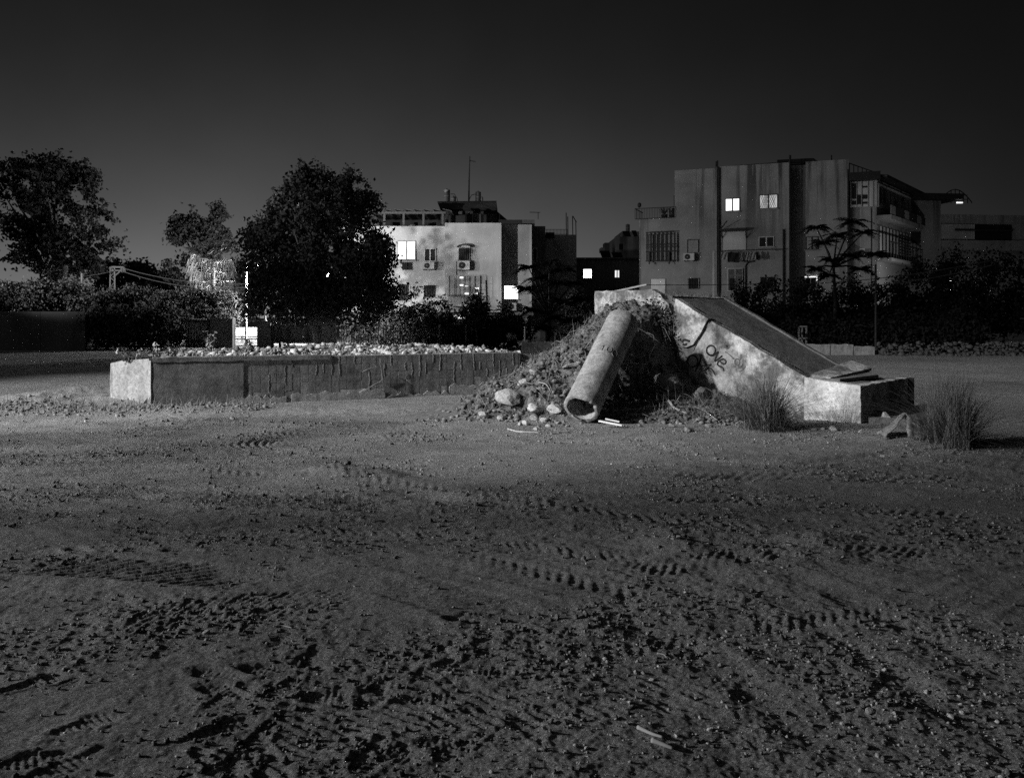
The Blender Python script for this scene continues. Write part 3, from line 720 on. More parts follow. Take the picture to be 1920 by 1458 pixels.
# rubble bed on top
def bed_z(u, v):
    z = 0.89 + 0.02 * smooth(0, .6, v) + 0.05 * fbm(u * 1.3, v * 1.3, 3)
    for pu, pv, r, h in ((4.0, 3.4, 0.7, 0.10), (4.7, 3.5, 0.7, 0.09), (6.1, 3.0, 0.5, 0.10), (0.3, 2.5, 1.0, -0.05)):
        z = z + h * np.exp(-((u - pu) ** 2 + (v - pv) ** 2) / r ** 2)
    z = z - smooth(4.6, 6.5, v) * 1.2
    e = smooth(-0.1, 0.9, u + 0.35) * (1 - smooth(PL - 0.1, PL + 1.6, u + 0.3 * perlin(u * 2, v * 2)))
    return z * e - 0.15 * (1 - e)
uu = np.arange(-0.9, PL + 2.0, 0.06); vv = np.concatenate([[0.03], np.arange(0.08, 7.0, 0.06)])
BU, BV = np.meshgrid(uu, vv); BZ = bed_z(BU.ravel(), BV.ravel())
BX = PW0.x + PU.x * BU.ravel() - PN.x * BV.ravel(); BY = PW0.y + PU.y * BU.ravel() - PN.y * BV.ravel()
idx = np.arange(BU.size).reshape(BU.shape)
fc = np.stack([idx[:-1, :-1], idx[:-1, 1:], idx[1:, 1:], idx[1:, :-1]], -1).reshape(-1, 4)
o = np_mesh('rubble_bed', np.stack([BX, BY, BZ], 1), fc, M['soil'], None, None, True)
tag(o, 'raised bed of earth and rubble behind the block wall', kind='structure')
def bed_pt(u, v):
    return np.array([PW0.x + PU.x * u - PN.x * v, PW0.y + PU.y * u - PN.y * v, float(bed_z(np.array([u]), np.array([v]))[0])])
r2 = np.random.default_rng(77)
P = []; S = []
for i in range(6000):
    u = r2.uniform(0.3, PL + 0.9); v = r2.uniform(0.05, 1.0) ** 1.0 * 4.9
    if u < 2.2 and r2.random() < 0.55: continue
    s = 0.012 + 0.085 * r2.random() ** 5
    P.append(bed_pt(u, v) + [0, 0, s * .25]); S.append(s)
hlf = len(P) * 4 // 10
scatter_rocks('rubble', P[:hlf], S[:hlf], 'rubble', 'small pale rubble covering the raised bed', 5, aniso=.4)
scatter_rocks('rubble', P[hlf:], S[hlf:], 'stone_dark', 'earthy rubble mixed into the raised bed', 6, aniso=.4)
for i in range(44):
    u = r2.choice([r2.uniform(0.8, PL), r2.normal(4.0, .7), r2.normal(4.6, .6)]); v = r2.uniform(0.3, 4.2); s = r2.uniform(0.05, 0.11)
    rock('concrete_chunk', bed_pt(u, v), s, 'pale concrete chunk lying on the rubble bed behind the block wall', 'stone', 'chunks on the rubble bed', 'rubble', (1.2, .9, .8))
# ------------------------------------------------------------------ buildings
class Face:
    """a vertical wall plane: point P0, horizontal direction u; depth d counts outwards, towards the lot"""
    def __init__(s, P0, u):
        s.P0 = Vector((P0[0], P0[1], 0)); s.u = Vector((u[0], u[1], 0)).normalized(); s.n = Vector((s.u.y, -s.u.x, 0))
    def pix(s, px, py):
        k = (px - 960) / 1600.0
        t = (k * s.P0.y - s.P0.x) / (s.u.x - k * s.u.y); Y = s.P0.y + s.u.y * t
        return t, CAM_H - (py - 595) / 1600.0 * Y
    def pt(s, t, d, z): return s.P0 + s.u * t + s.n * d + UP * z
    def box(s, mb, t0, t1, z0, z1, d0, d1):
        return mb.hexa([s.pt(t0, d1, z0), s.pt(t1, d1, z0), s.pt(t1, d0, z0), s.pt(t0, d0, z0), s.pt(t0, d1, z1), s.pt(t1, d1, z1), s.pt(t1, d0, z1), s.pt(t0, d0, z1)])
    def pbox(s, name, x0, y0, x1, y1, d0, d1, mat, par):
        """part: box whose front covers the photo rectangle x0,y0 - x1,y1"""
        ta, za = s.pix(x0, y1); tb, zb = s.pix(x1, y0)
        tc, zc = s.pix((x0 + x1) / 2, y1); _, zd = s.pix((x0 + x1) / 2, y0)
        mb = MB(); s.box(mb, ta, tb, zc, zd, d0, d1); return mb.build(name, mat, par)
    def bars(s, mb, x0, y0, x1, y1, d, r, nv=0, nh=0):
        ta, _ = s.pix(x0, y1); tb, _ = s.pix(x1, y1); xm = (x0 + x1) / 2; _, za = s.pix(xm, y1); _, zb = s.pix(xm, y0)
        for i in range(nv + 1) if nv else ():
            t = ta + (tb - ta) * i / nv; s.box(mb, t - r, t + r, za, zb, d - r, d + r)
        for i in range(nh + 1) if nh else ():
            z = za + (zb - za) * i / nh; s.box(mb, ta, tb, z - r, z + r, d - 2.2 * r, d - r * 1.02)
        return mb
    def window(s, par, x0, y0, x1, y1, panes=2, frame='metal_pale', glass='glass', d=0.0, grille=0, sill=True, fw=0.05, bars_mat='metal_dark', gh=1, recess=0.10):
        """window part with frame, panes, sill and grille as its pieces. The opening is read as a dark recess."""
        ta, _ = s.pix(x0, y1); tb, _ = s.pix(x1, y1); xm = (x0 + x1) / 2; _, za = s.pix(xm, y1); _, zb = s.pix(xm, y0)
        mb = MB(); s.box(mb, ta, tb, za, zb, d - 0.02, d + 0.006); w = mb.build('window', M['black'], par)
        mb = MB()
        s.box(mb, ta - fw, ta, za - fw, zb + fw, d, d + 0.05); s.box(mb, tb, tb + fw, za - fw, zb + fw, d, d + 0.05)
        s.box(mb, ta, tb, zb, zb + fw, d, d + 0.05); s.box(mb, ta, tb, za - fw, za, d, d + 0.05)
        for i in range(1, panes):
            t = ta + (tb - ta) * i / panes; s.box(mb, t - fw * .8, t + fw * .8, za, zb, d + 0.01, d + 0.055)
        mb.build('frame', M[frame], w)
        for i in range(panes):
            a = ta + (tb - ta) * i / panes + fw * .82 * (i > 0); b_ = ta + (tb - ta) * (i + 1) / panes - fw * .82 * (i < panes - 1)
            mb = MB(); s.box(mb, a, b_, za, zb, d + 0.008, d + 0.02); mb.build('pane', M[glass], w)
        if sill:
            mb = MB(); s.box(mb, ta - .1, tb + .1, za - fw - .06, za - fw - .002, d, d + 0.12); mb.build('sill', M['metal_grey'], w)
        if grille:
            mb = MB(); s.bars(mb, x0 - .6, y0 - .6, x1 + .6, y1 + .6, d + 0.12, 0.014, grille, gh); mb.build('grille', M[bars_mat], w)
        return w
    def aircon(s, par_label, x0, y0, x1, y1, d, group=None):
        ta, za = s.pix(x0, y1); tb, zb = s.pix(x1, y0)
        o = thing('air_conditioner', s.pt((ta + tb) / 2, d, za), par_label, 'air conditioner', group)
        mb = MB(); s.box(mb, ta, tb, za, zb, d + 0.08, d + 0.40); mb.build('casing', M['metal_pale'], o)
        c = s.pt(ta + (tb - ta) * .38, d + 0.402, (za + zb) / 2); R_ = (zb - za) * .38
        mb = MB(); mb.tube([c, c + s.n * 0.015], R_, 18); mb.build('fan_grille', M['metal_dark'], o)
        mb = MB(); mb.tube([c + s.n * 0.016, c + s.n * 0.03], R_ * .22, 10); mb.build('fan_hub', M['metal_grey'], o)
        mb = MB(); s.box(mb, ta + .05, ta + .09, za - .06, za - .002, d, d + .4); s.box(mb, tb - .09, tb - .05, za - .06, za - .002, d, d + .4); mb.build('bracket', M['metal_dark'], o)
        return o

# ---- left apartment block
LF = Face((0, 57.0), (1, 0))
LB = thing('apartment_block', (-3.5, 60, 0), 'pale rendered apartment block with a tree shadow on its front and rooftop tanks', 'building')
def lpx(px, Y=57.0): return (px - 960) / 1600.0 * Y
def lz(py, Y=57.0): return CAM_H - (py - 595) / 1600.0 * Y
MB().box(lpx(640), lpx(834), 57.35, 66, 2.05, lz(424, 57.35)).build('left_wing', M['render_pale'], LB)
bay = MB().box(lpx(834), lpx(940), 57.0, 66, 2.05, lz(418)).build('front_bay', M['render_pale'], LB)
rec = MB().box(lpx(940.2, 58.1), lpx(997, 58.1), 58.1, 66, 2.05, lz(421, 58.1)).build('recessed_bay', M['render_pale'], LB)
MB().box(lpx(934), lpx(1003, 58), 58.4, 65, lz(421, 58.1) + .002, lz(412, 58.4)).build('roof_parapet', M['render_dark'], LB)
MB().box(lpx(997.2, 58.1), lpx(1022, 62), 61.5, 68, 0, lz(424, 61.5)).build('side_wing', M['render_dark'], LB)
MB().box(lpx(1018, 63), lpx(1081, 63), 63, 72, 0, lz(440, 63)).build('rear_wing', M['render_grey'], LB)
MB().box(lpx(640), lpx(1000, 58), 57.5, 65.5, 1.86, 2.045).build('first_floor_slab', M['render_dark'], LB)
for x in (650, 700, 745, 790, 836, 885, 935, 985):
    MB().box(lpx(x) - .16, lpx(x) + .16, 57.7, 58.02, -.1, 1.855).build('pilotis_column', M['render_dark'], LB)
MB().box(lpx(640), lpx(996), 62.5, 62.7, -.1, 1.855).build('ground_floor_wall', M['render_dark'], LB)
LF.u = Vector((1, 0, 0))
LW = Face((0, 57.35), (1, 0))
LW.window(LB, 747, 453, 778, 486, 2, 'metal_grey', 'lit', 0.0, sill=True)
LW.window(LB, 797, 467, 816, 489, 2, 'metal_pale', 'glass', 0.0, grille=0)
LW.window(LB, 755, 493, 771, 505, 2, 'metal_dark', 'glass', 0.0, sill=False, fw=.04)
LW.window(LB, 750, 534, 764, 562, 1, 'metal_dark', 'glass', 0.0, grille=4)
LW.window(LB, 796, 536, 814, 556, 1, 'metal_dark', 'glass', 0.0, grille=4)
LF.window(LB, 861, 466, 880, 487, 1, 'metal_grey', 'glass', 0.0, grille=5)
aw = MB()
for i in range(9):
    a = math.pi * i / 8
    t, z = LF.pix(870 - 13 * math.cos(a), 464 - 5 * math.sin(a)); t2, z2 = LF.pix(870 - 13 * math.cos(a + .39), 464 - 5 * math.sin(a + .39))
    if i < 8: aw.hexa([LF.pt(t, .35, z - .05), LF.pt(t2, .35, z2 - .05), LF.pt(t2, 0.0, z2), LF.pt(t, 0.0, z), LF.pt(t, .35, z + .02), LF.pt(t2, .35, z2 + .02), LF.pt(t2, 0.0, z2 + .06), LF.pt(t, 0.0, z + .06)])
aw.build('window_hood', M['metal_dark'], LB)
LW.aircon('air conditioner in the tree shadow under the small left window', 793, 492, 815, 505, 0.0)
LF.aircon('air conditioner under the hooded window of the pale front bay', 858, 490, 881, 506, 0.0)
# shuttered balcony with grid frame
w = LF.window(LB, 842, 518, 899, 555, 6, 'metal_grey', 'cloth_grey', 0.0, sill=False, fw=.04)
mb = MB(); LF.bars(mb, 840, 517, 900, 556, 0.5, 0.012, 6, 3); mb.build('shutter_grid', M['metal_grey'], w)
for (x0, y0, x1, y1) in ((862, 519, 870, 522), (862, 533, 871, 536), (871, 549, 880, 552), (890, 539, 898, 542), (890, 549, 898, 552), (872, 536, 878, 537)):
    LF.pbox('lit_slot', x0, y0, x1, y1, 0.02, 0.035, M['lit'], w)
bl = LF.pbox('balcony', 840, 571, 902, 574, 0.0, 0.62, M['render_pale'], LB)
for i in range(23):
    t0_, z0_ = LF.pix(842 + 59 * i / 22, 571); _, z1_ = LF.pix(842, 554)
    MB().bar(LF.pt(t0_, .58, z0_ + .03), LF.pt(t0_ + .03, .66, (z0_ + z1_) / 2), .02).bar(LF.pt(t0_ + .03, .66, (z0_ + z1_) / 2), LF.pt(t0_, .58, z1_), .02).build('baluster', M['metal_dark'], bl)
t0_, z0_ = LF.pix(840, 554); t1_, _ = LF.pix(902, 554)
MB().bar(LF.pt(t0_, .58, z0_), LF.pt(t1_, .58, z0_), .05).build('handrail', M['metal_dark'], bl)
# cable and drain
mb = MB(); mb.tube([LF.pt(*LF.pix(x, y)[:1], .05, LF.pix(x, y)[1]) for x, y in ((911, 525), (912, 560), (912.5, 574), (915, 580), (925, 582), (938, 580))], .035, 6); mb.build('cable', M['metal_dark'], LB)
mb = MB(); mb.tube([LF.pt(LF.pix(855, y)[0], .03, LF.pix(855, y)[1]) for y in (490, 520, 555)], .02, 5); mb.build('drain_pipe', M['metal_grey'], LB)
RF = Face((0, 58.1), (1, 0))
RF.window(LB, 946, 536, 971, 560, 1, 'metal_pale', 'lit_bright', 0.0, sill=True)
RF.aircon('air conditioner in the dark under the glaring window', 953, 568, 968, 582, 0.0)
for x0, y0, x1, y1 in ((756, 587, 771, 592), (847, 588, 879, 597), (715, 588, 730, 592)):
    G = Face((0, 62.4), (1, 0)); G.pbox('lit_window', x0, y0, x1, y1, 0.05, 0.1, M['lit'], LB)
# side wing window and rear railing
SF = Face((0, 61.5), (1, 0))
SF.window(LB, 1000, 466, 1006, 492, 1, 'metal_pale', 'glass', 0, sill=False, fw=.05)
BF = Face((0, 63.0), (1, 0))
BF.window(LB, 1024, 437, 1038, 446, 1, 'metal_dark', 'glass', 0, sill=True)
mb = MB(); BF.bars(mb, 1022, 430, 1064, 439, -.05, 0.016, 16, 1); mb.build('roof_railing', M['metal_grey'], LB)
for x, y0, y1 in ((1062, 399, 440), (1065, 406, 440), (1074, 405, 440), (1080, 413, 440)):
    a = at(x, y1, 63.4); b_ = at(x - .5, y0, 63.4); MB().bar(a, b_, .06).build('roof_post', M['metal_dark'], LB)
MB().bar(at(1074, 405, 63.4), at(1081, 417, 63.4), .06).build('roof_post', M['metal_dark'], LB)
mb = MB(); mb.bar(at(1009, 411, 60), at(1009, 398, 60), .04).bar(at(993, 398, 60), at(1013, 398.5, 60), .04); mb.build('tv_aerial', M['metal_dark'], LB)
# roof terrace pergola
PGT = 57.7
pg = thing('pergola', (lpx(765, PGT), PGT, lz(424, 57.35)), 'pale framed roof pergola with slanting slats above the tree shadow', 'pergola')
zt = lz(424, 57.35)
for x in (685, 721, 757, 794, 830):
    MB().box(lpx(x, PGT) - .07, lpx(x, PGT) + .07, PGT - .07, PGT + .07, zt, lz(401, PGT)).build('post', M['metal_dim'], pg)
    MB().box(lpx(x, PGT) - .07, lpx(x, PGT) + .07, PGT + 4.9, PGT + 5.04, zt, lz(401, PGT)).build('post', M['metal_dim'], pg)
MB().box(lpx(672, PGT), lpx(836, PGT), PGT - .09, PGT + .09, lz(401, PGT) + .002, lz(397, PGT)).build('front_beam', M['metal_dim'], pg)
for i, x in enumerate(range(686, 836, 18)):
    a = Vector((lpx(x, PGT), PGT - .2, lz(397, PGT) + .16)); MB().prism([a, a + Vector((.62, 0, -.14)), a + Vector((.62, 0, -.11)), a + Vector((0, 0, .03))], (0, 5.4, 0)).build('slat', M['metal_dim'], pg)
MB().box(lpx(672), lpx(834), 62.9, 63.1, zt, lz(402, 63)).build('back_screen', M['render_dark'], pg)
for x, h, c in ((712, 10, 'cloth_grey'), (741, 13, 'metal_dark'), (776, 9, 'cloth_grey'), (805, 12, 'metal_dark'), (817, 8, 'metal_pale')):
    p = Vector((lpx(x, 60), 60 + random.uniform(-1, 1), zt)); r0 = .25
    mb = MB().tube([p, p + UP * .05, p + UP * h / 28, p + UP * (h / 28 + .02)], [r0 * .7, r0 * .75, r0, r0 * .8], 10); o_ = mb.build('roof_pot', M[c], None, p)
    tag(o_, 'pot standing under the roof pergola', 'pot', 'pots under the roof pergola')
# roof hut with solar panel canopy
hut = thing('roof_hut', (lpx(880), 59.5, lz(418)), 'dark roof hut with a slanting canopy below the water tanks', 'roof hut')
zh = lz(418)
MB().prism([at(820, 379, 58.5), at(931, 378, 58.5), at(931, 400, 60), at(826, 394, 60)], (0, .06, .06)).build('canopy', M['metal_dark'], hut)
MB().box(lpx(826, 60), lpx(931, 60), 60.1, 64, zh, lz(380, 60.1)).build('hut_wall', M['render_dark'], hut)
for x in (838, 875, 884, 904): MB().box(lpx(x, 59) - .1, lpx(x, 59) + .1, 58.9, 59.1, zh, lz(396, 59)).build('post', M['metal_dark'], hut)
MB().box(lpx(885, 59), lpx(903, 59), 59.2, 59.25, zh, lz(400, 59.2)).build('screen', M['cloth_grey'], hut)
MB().prism([at(931, 395, 60), at(952, 413, 60), at(931, 413, 60)], (0, 3.5, 0)).build('lean_to', M['metal_dark'], hut)
def tank(x0, x1, y0, y1, Y, lab, mt='metal_grey'):
    r0 = (x1 - x0) / 2 / 1600 * Y; c = at((x0 + x1) / 2, y1, Y); h = (y1 - y0) / 1600 * Y
    o_ = thing('water_tank', c, lab, 'tank')
    MB().tube([c, c + UP * h * .06, c + UP * h * .1, c + UP * h * .9, c + UP * h * .94, c + UP * h], [r0 * .96, r0, r0 * .97, r0 * .97, r0, r0 * .9], 20).build('drum', M[mt], o_, smooth_=False)
    MB().tube([c + UP * h * .45, c + UP * (h * .45 + .05)], [r0 * 1.01, r0 * 1.01], 20).build('band', M['metal_pale'], o_)
    MB().tube([c + UP * h, c + UP * (h + .06)], [r0 * .4, r0 * .3], 10).build('cap', M['metal_dark'], o_)
    return o_
tank(832, 844, 356, 379, 61, 'tall water tank on the roof hut beside the small round tank')
tank(846, 855, 369, 379, 61, 'small round tank between the tall water tank and the mast')
tank(891, 902, 360, 379, 61, 'tall banded water tank on the roof hut right behind the mast')
tank(901.5, 906, 370, 379, 62, 'narrow low tank against the banded water tank')
mast = thing('antenna_mast', at(880, 379, 60.5), 'tall thin antenna mast on the roof hut', 'antenna')
MB().tube([at(879, 379, 60.5), at(879.5, 340, 60.5), at(881, 293, 60.5)], [.06, .05, .03], 6).build('pole', M['metal_dark'], mast)
mb = MB().bar(at(881, 301, 60.5), at(891, 303, 60.5), .03)
for k in range(4): mb.bar(at(882 + k * 3, 300 + k * .6, 60.2), at(882 + k * 3, 303 + k * .6, 60.8), .025)
mb.build('aerial', M['metal_dark'], mast)
for pts in (((845, 364), (852, 364), (857, 372), (858, 379)), ((891, 364), (884, 366), (880.5, 373))):
    MB().tube([at(x, y, 60.8) for x, y in pts], .025, 5).build('hose', M['metal_dark'], mast)

# ---- low dark house between the blocks and the stepped block behind it
low_h = thing('low_house', at(1140, 640, 72), 'low dark house with one glaring lamp and a slit of window light', 'building')
MB().box(lpx(1078, 72), lpx(1215, 72), 72, 80, -.2, lz(485, 72)).build('wall', M['render_dark'], low_h)
MB().box(lpx(1076, 72), lpx(1216, 72), 71.8, 80.2, lz(485, 72) + .002, lz(483, 72)).build('roof', M['render_dark'], low_h)
HF = Face((0, 72.0), (1, 0))
HF.window(low_h, 1094, 505, 1109, 521, 1, 'metal_pale', 'lit_bright', 0, sill=False)
HF.window(low_h, 1153, 507, 1161, 520, 2, 'metal_dark', 'lit', 0, sill=False)
st = thing('stepped_block', at(1165, 600, 92), 'far stepped apartment block with solar panels, half hidden by the grey block', 'building')
def sbox(n, x0, y0, x1, y1, Y, dp, m_): return MB().box(lpx(x0, Y), lpx(x1, Y), Y, Y + dp, lz(y1, Y), lz(y0, Y)).build(n, M[m_], st)
sbox('wall', 1130, 484, 1250, 640, 92, 10, 'render_grey')
wl = sbox('wall', 1155, 444, 1250, 483.8, 92.5, 9, 'render_grey')
sbox('roof_room', 1166, 434, 1250, 443.8, 94, 7, 'render_grey'); sbox('window', 1161, 457, 1167, 468, 92.4, .08, 'black')
sbox('tank_stand', 1134, 455, 1143, 472, 93, 2, 'render_dark'); sbox('tank_stand', 1127, 464, 1134, 472, 93, 2, 'render_grey')
for x0, x1, y0, y1 in ((1124, 1146, 471, 484), (1146, 1168, 474, 484), (1167, 1183, 434, 443.5), (1184, 1196, 433, 443.5)):
    MB().prism([at(x0, y0, 91), at(x1 - 3, y0, 91), at(x1, y1, 91.8), at(x0 + 5, y1, 91.8)], (0, .08, .06)).build('solar_panel', M['metal_dark'], st)
tank(1173, 1181, 421, 434, 95, 'lone water tank on top of the far stepped block')

# ---- right apartment block
d0 = Vector((0.933, -0.359, 0))
RB_F = Face((16.5, 60.0), d0)
RB = thing('apartment_block', (20, 62, 0), 'grey stained three storey apartment block with laundry on its front', 'building')
def rwall(name, x0, x1, yt, d, dp, mat='render_grey', zb=-.3):
    ta, _ = RB_F.pix(x0, 500); tb, zt_ = RB_F.pix(x1, yt); tm, zt_ = RB_F.pix(x0, yt)
    mb = MB(); RB_F.box(mb, ta, tb, zb, zt_, d - dp, d); return mb.build(name, M[mat], RB)
rwall('low_wing', 1198, 1264.6, 410, -0.1, 7)
rwall('wall', 1265, 1343, 320, 0.0, 8)
rwall('wall', 1343.5, 1480, 313.5, 0.12, 8)
rwall('wall', 1480.5, 1510, 307, -0.9, 7, 'render_grey')
rwall('wall', 1510.5, 1591, 304, 0.1, 8)
rwall('balcony_wing', 1591.5, 1645, 333, -0.3, 6)
R = RB_F
# drain pipes
for x, y0, m_ in ((1346, 302, 'metal_dark'), (1349, 315, 'metal_dark'), (1481, 292, 'metal_dark'), (1590, 318, 'metal_dark'), (1634, 390, 'metal_dark'), (1469, 430, 'metal_dark')):
    mb = MB(); mb.tube([R.pt(R.pix(x, 560)[0], .2, 0), R.pt(R.pix(x, y0)[0], .2, R.pix(x, y0)[1])], .055, 6); mb.build('drain_pipe', M[m_], RB)
R.pbox('scar', 1336, 470, 1340, 560, 0.0, 0.03, M['render_pale'], RB)
# parapet band and stains are in the render; roof canopy
MB().prism([R.pt(R.pix(1372, 309)[0], -1, R.pix(1372, 309)[1]), R.pt(R.pix(1470, 302)[0], -1, R.pix(1470, 302)[1]), R.pt(R.pix(1470, 302)[0], -6, R.pix(1470, 302)[1]), R.pt(R.pix(1372, 309)[0], -6, R.pix(1372, 309)[1])], (0, 0, .12)).build('roof_sheet', M['metal_dark'], RB)
ta, za = R.pix(1455, 299); tb, zb = R.pix(1524, 292)
rf = MB(); rf.prism([R.pt(ta, -1.2, za), R.pt(ta, -1.2, za + .18), R.pt(tb, -1.2, zb + .05), R.pt(tb + 1.0, -1.2, zb - .7), R.pt(tb, -1.2, zb - .25)], -R.n * 5); rf.build('roof_canopy', M['metal_dark'], RB)
mb = MB(); R.box(mb, R.pix(1480, 300)[0], R.pix(1533, 300)[0], R.pix(1500, 306)[1], R.pix(1500, 298)[1], -6, -1.5); mb.build('roof_room', M['render_dark'], RB)
for x, y0, y1 in ((1342, 302, 318), (1559, 290, 302), (1482, 290, 306)):
    MB().bar(R.pt(R.pix(x, y1)[0], -.2, R.pix(x, y1)[1]), R.pt(R.pix(x, y0)[0], -.2, R.pix(x, y0)[1]), .07).build('roof_post', M['metal_dark'], RB)
# windows
R2 = Face(R.pt(0, .12, 0), d0)
R2.window(RB, 1361, 373, 1386, 395, 2, 'metal_dark', 'lit', 0, sill=True)
w = R2.window(RB, 1425, 366, 1457, 390, 2, 'metal_dark', 'lit_dim', 0, sill=True)
mb = MB()
for k in range(-5, 9):
    a, b_ = R2.pix(1425 + k * 4, 390), R2.pix(1425 + k * 4 + 11, 366); c, e = R2.pix(1425 + k * 4 + 11, 390), R2.pix(1425 + k * 4, 366)
    lo, hi = R2.pix(1425, 390)[0], R2.pix(1457, 390)[0]
    for p_, q_ in ((a, b_), (c, e)):
        if lo <= p_[0] <= hi and lo <= q_[0] <= hi: mb.bar(R2.pt(p_[0], .1, p_[1]), R2.pt(q_[0], .1, q_[1]), .025)
mb.build('lattice', M['metal_dark'], w)
R2.window(RB, 1424, 445, 1450, 462, 2, 'metal_pale', 'glass', 0, sill=True)
R1 = Face(R.pt(0, 0.0, 0), d0)
R1.window(RB, 1290, 450, 1309, 473, 1, 'metal_dark', 'cloth_grey', 0, sill=True)
R1.aircon('air conditioner under the curtained window of the grey stained block', 1283, 475, 1303, 489, 0.0)
w = R1.window(RB, 1291, 522, 1309, 541, 1, 'metal_pale', 'glass', 0, sill=False, grille=6)
R0 = Face(R.pt(0, -.1, 0), d0)
R0.window(RB, 1220, 523, 1247, 550, 1, 'metal_grey', 'white', 0, sill=False)
# big barred balcony window
w = R0.window(RB, 1217, 440, 1265, 489, 6, 'metal_dark', 'cloth_grey', 0, sill=True)
for i in range(8):
    x = 1215 + 52 * i / 7; t_, z0_ = R0.pix(x, 491); _, z1_ = R0.pix(x, 437); mb = MB(); R0.box(mb, t_ - .05, t_ + .05, z0_, z1_, .3, .38); mb.build('bar', M['metal_dark'], w)
for y in (437, 460, 464.5, 473, 490):
    ta, za = R0.pix(1213, y); tb, _ = R0.pix(1268, y); mb = MB(); R0.box(mb, ta, tb, za - .035, za + .035, .385, .43); mb.build('rail', M['metal_dark'], w)
for x in (1220, 1257):
    t_, z0_ = R0.pix(x, 496); _, z1_ = R0.pix(x, 473); mb = MB(); R0.box(mb, t_ - .05, t_ + .05, z0_, z1_, .44, .5); mb.build('bracket', M['metal_dark'], w)
# boarded opening with roller awning
w = R2.window(RB, 1355, 435, 1398, 469, 1, 'metal_grey', 'board', 0, sill=False)
R2.pbox('awning_box', 1352, 430, 1400, 434, 0.06, 0.5, M['metal_dark'], w)
for x in (1354, 1399): mb = MB().bar(R2.pt(R2.pix(x, 434)[0], .45, R2.pix(x, 434)[1]), R2.pt(R2.pix(x, 446)[0], .05, R2.pix(x, 446)[1]), .05); mb.build('awning_arm', M['metal_dark'], w)
mb = MB().bar(R2.pt(R2.pix(1348, 434)[0], .1, R2.pix(1348, 434)[1]), R2.pt(R2.pix(1366, 417)[0], .9, R2.pix(1366, 417)[1]), .06); mb.build('awning_pole', M['metal_dark'], RB)
# barred glass door below
w = R2.window(RB, 1366, 505, 1391, 544, 2, 'metal_pale', 'glass', 0, sill=True, fw=.08, grille=12, gh=2, bars_mat='metal_grey')
R2.pbox('transom', 1366, 515, 1391, 518, 0.03, 0.08, M['metal_pale'], w)
R2.pbox('hanging_coat', 1368, 522, 1376, 543, 0.15, 0.22, M['cloth_dark'], w)
R2.window(RB, 1426, 520, 1450, 535, 2, 'metal_pale', 'glass', 0, sill=False, grille=8)
# conduit
mb = MB(); mb.tube([R2.pt(R2.pix(x, y)[0], .06, R2.pix(x, y)[1]) for x, y in ((1398, 555), (1398, 498), (1402, 492), (1413, 490), (1414, 486), (1423, 485), (1423, 478))], .05, 6); mb.build('conduit', M['metal_dark'], RB)
R5 = Face(R.pt(0, .1, 0), d0)
R5.window(RB, 1512, 445, 1533, 467, 2, 'metal_dark', 'cloth_grey', 0, sill=True)
w = R5.window(RB, 1511, 521, 1530, 540, 2, 'metal_grey', 'glass', 0, sill=False)
R5.pbox('lit_strip', 1509, 518, 1534, 520, 0.05, 0.09, M['lit'], w); R5.pbox('lit_strip', 1530.5, 520.3, 1533, 530, 0.05, 0.09, M['lit'], w)
R5.aircon('air conditioner on the corner wall behind the feathery tree', 1612, 466, 1622, 481, -.4)
# roof terrace railing on the low wing
mb = MB()
ta, za = R0.pix(1192, 411); tb, zb = R0.pix(1265, 405)
for i in range(25):
    t_ = ta + (tb - ta) * i / 24; mb.bar(R0.pt(t_, .25, za - .02 + (zb - za) * 0), R0.pt(t_, .25, za + .72), .022)
mb.bar(R0.pt(ta, .25, za + .74), R0.pt(tb, .25, za + .74), .05); mb.bar(R0.pt(ta, .25, za - .02), R0.pt(tb, .25, za - .02), .05)
for i in range(8):
    mb.bar(R0.pt(ta, .25 - i * .35, za), R0.pt(ta, .25 - i * .35, za + .72), .022)
mb.bar(R0.pt(ta, .25, za + .74), R0.pt(ta, -2.4, za + .74), .05)
mb.build('terrace_railing', M['metal_dark'], RB)
R.pbox('terrace_hut', 1247, 383, 1264, 404, -2.5, -1.5, M['render_grey'], RB); R.pbox('terrace_hut', 1256, 361, 1264.4, 383, -2.6, -1.5, M['render_dark'], RB)
for x, y, w_ in ((1240, 398, 7), (1257, 395, 5)):
    p = R.pt(R.pix(x, 408)[0], -1.2, za)
    mb = MB().tube([p, p + UP * .35, p + UP * .4], [.18, .25, .2], 10)
    for k in range(26):
        a = random.uniform(0, 6.28); mb.bar(p + UP * .4, p + UP * random.uniform(.5, .95) + Vector((math.cos(a), math.sin(a), 0)) * random.uniform(.1, .45), .05, .02)
    o_ = mb.build('potted_plant', M['leaf_dark'], None, p); tag(o_, 'bushy potted plant on the roof terrace beside the railing', 'plant', 'terrace plants')
p = R0.pt(R0.pix(1200, 390)[0], .2, R0.pix(1200, 390)[1]); mb = MB().tube([p, p + UP * .1, p + UP * .28, p + UP * .36], [.04, .14, .14, .05], 10); o_ = mb.build('terrace_lantern', M['metal_dark'], None, p); tag(o_, 'unlit round lantern on the corner of the terrace railing', 'lantern')
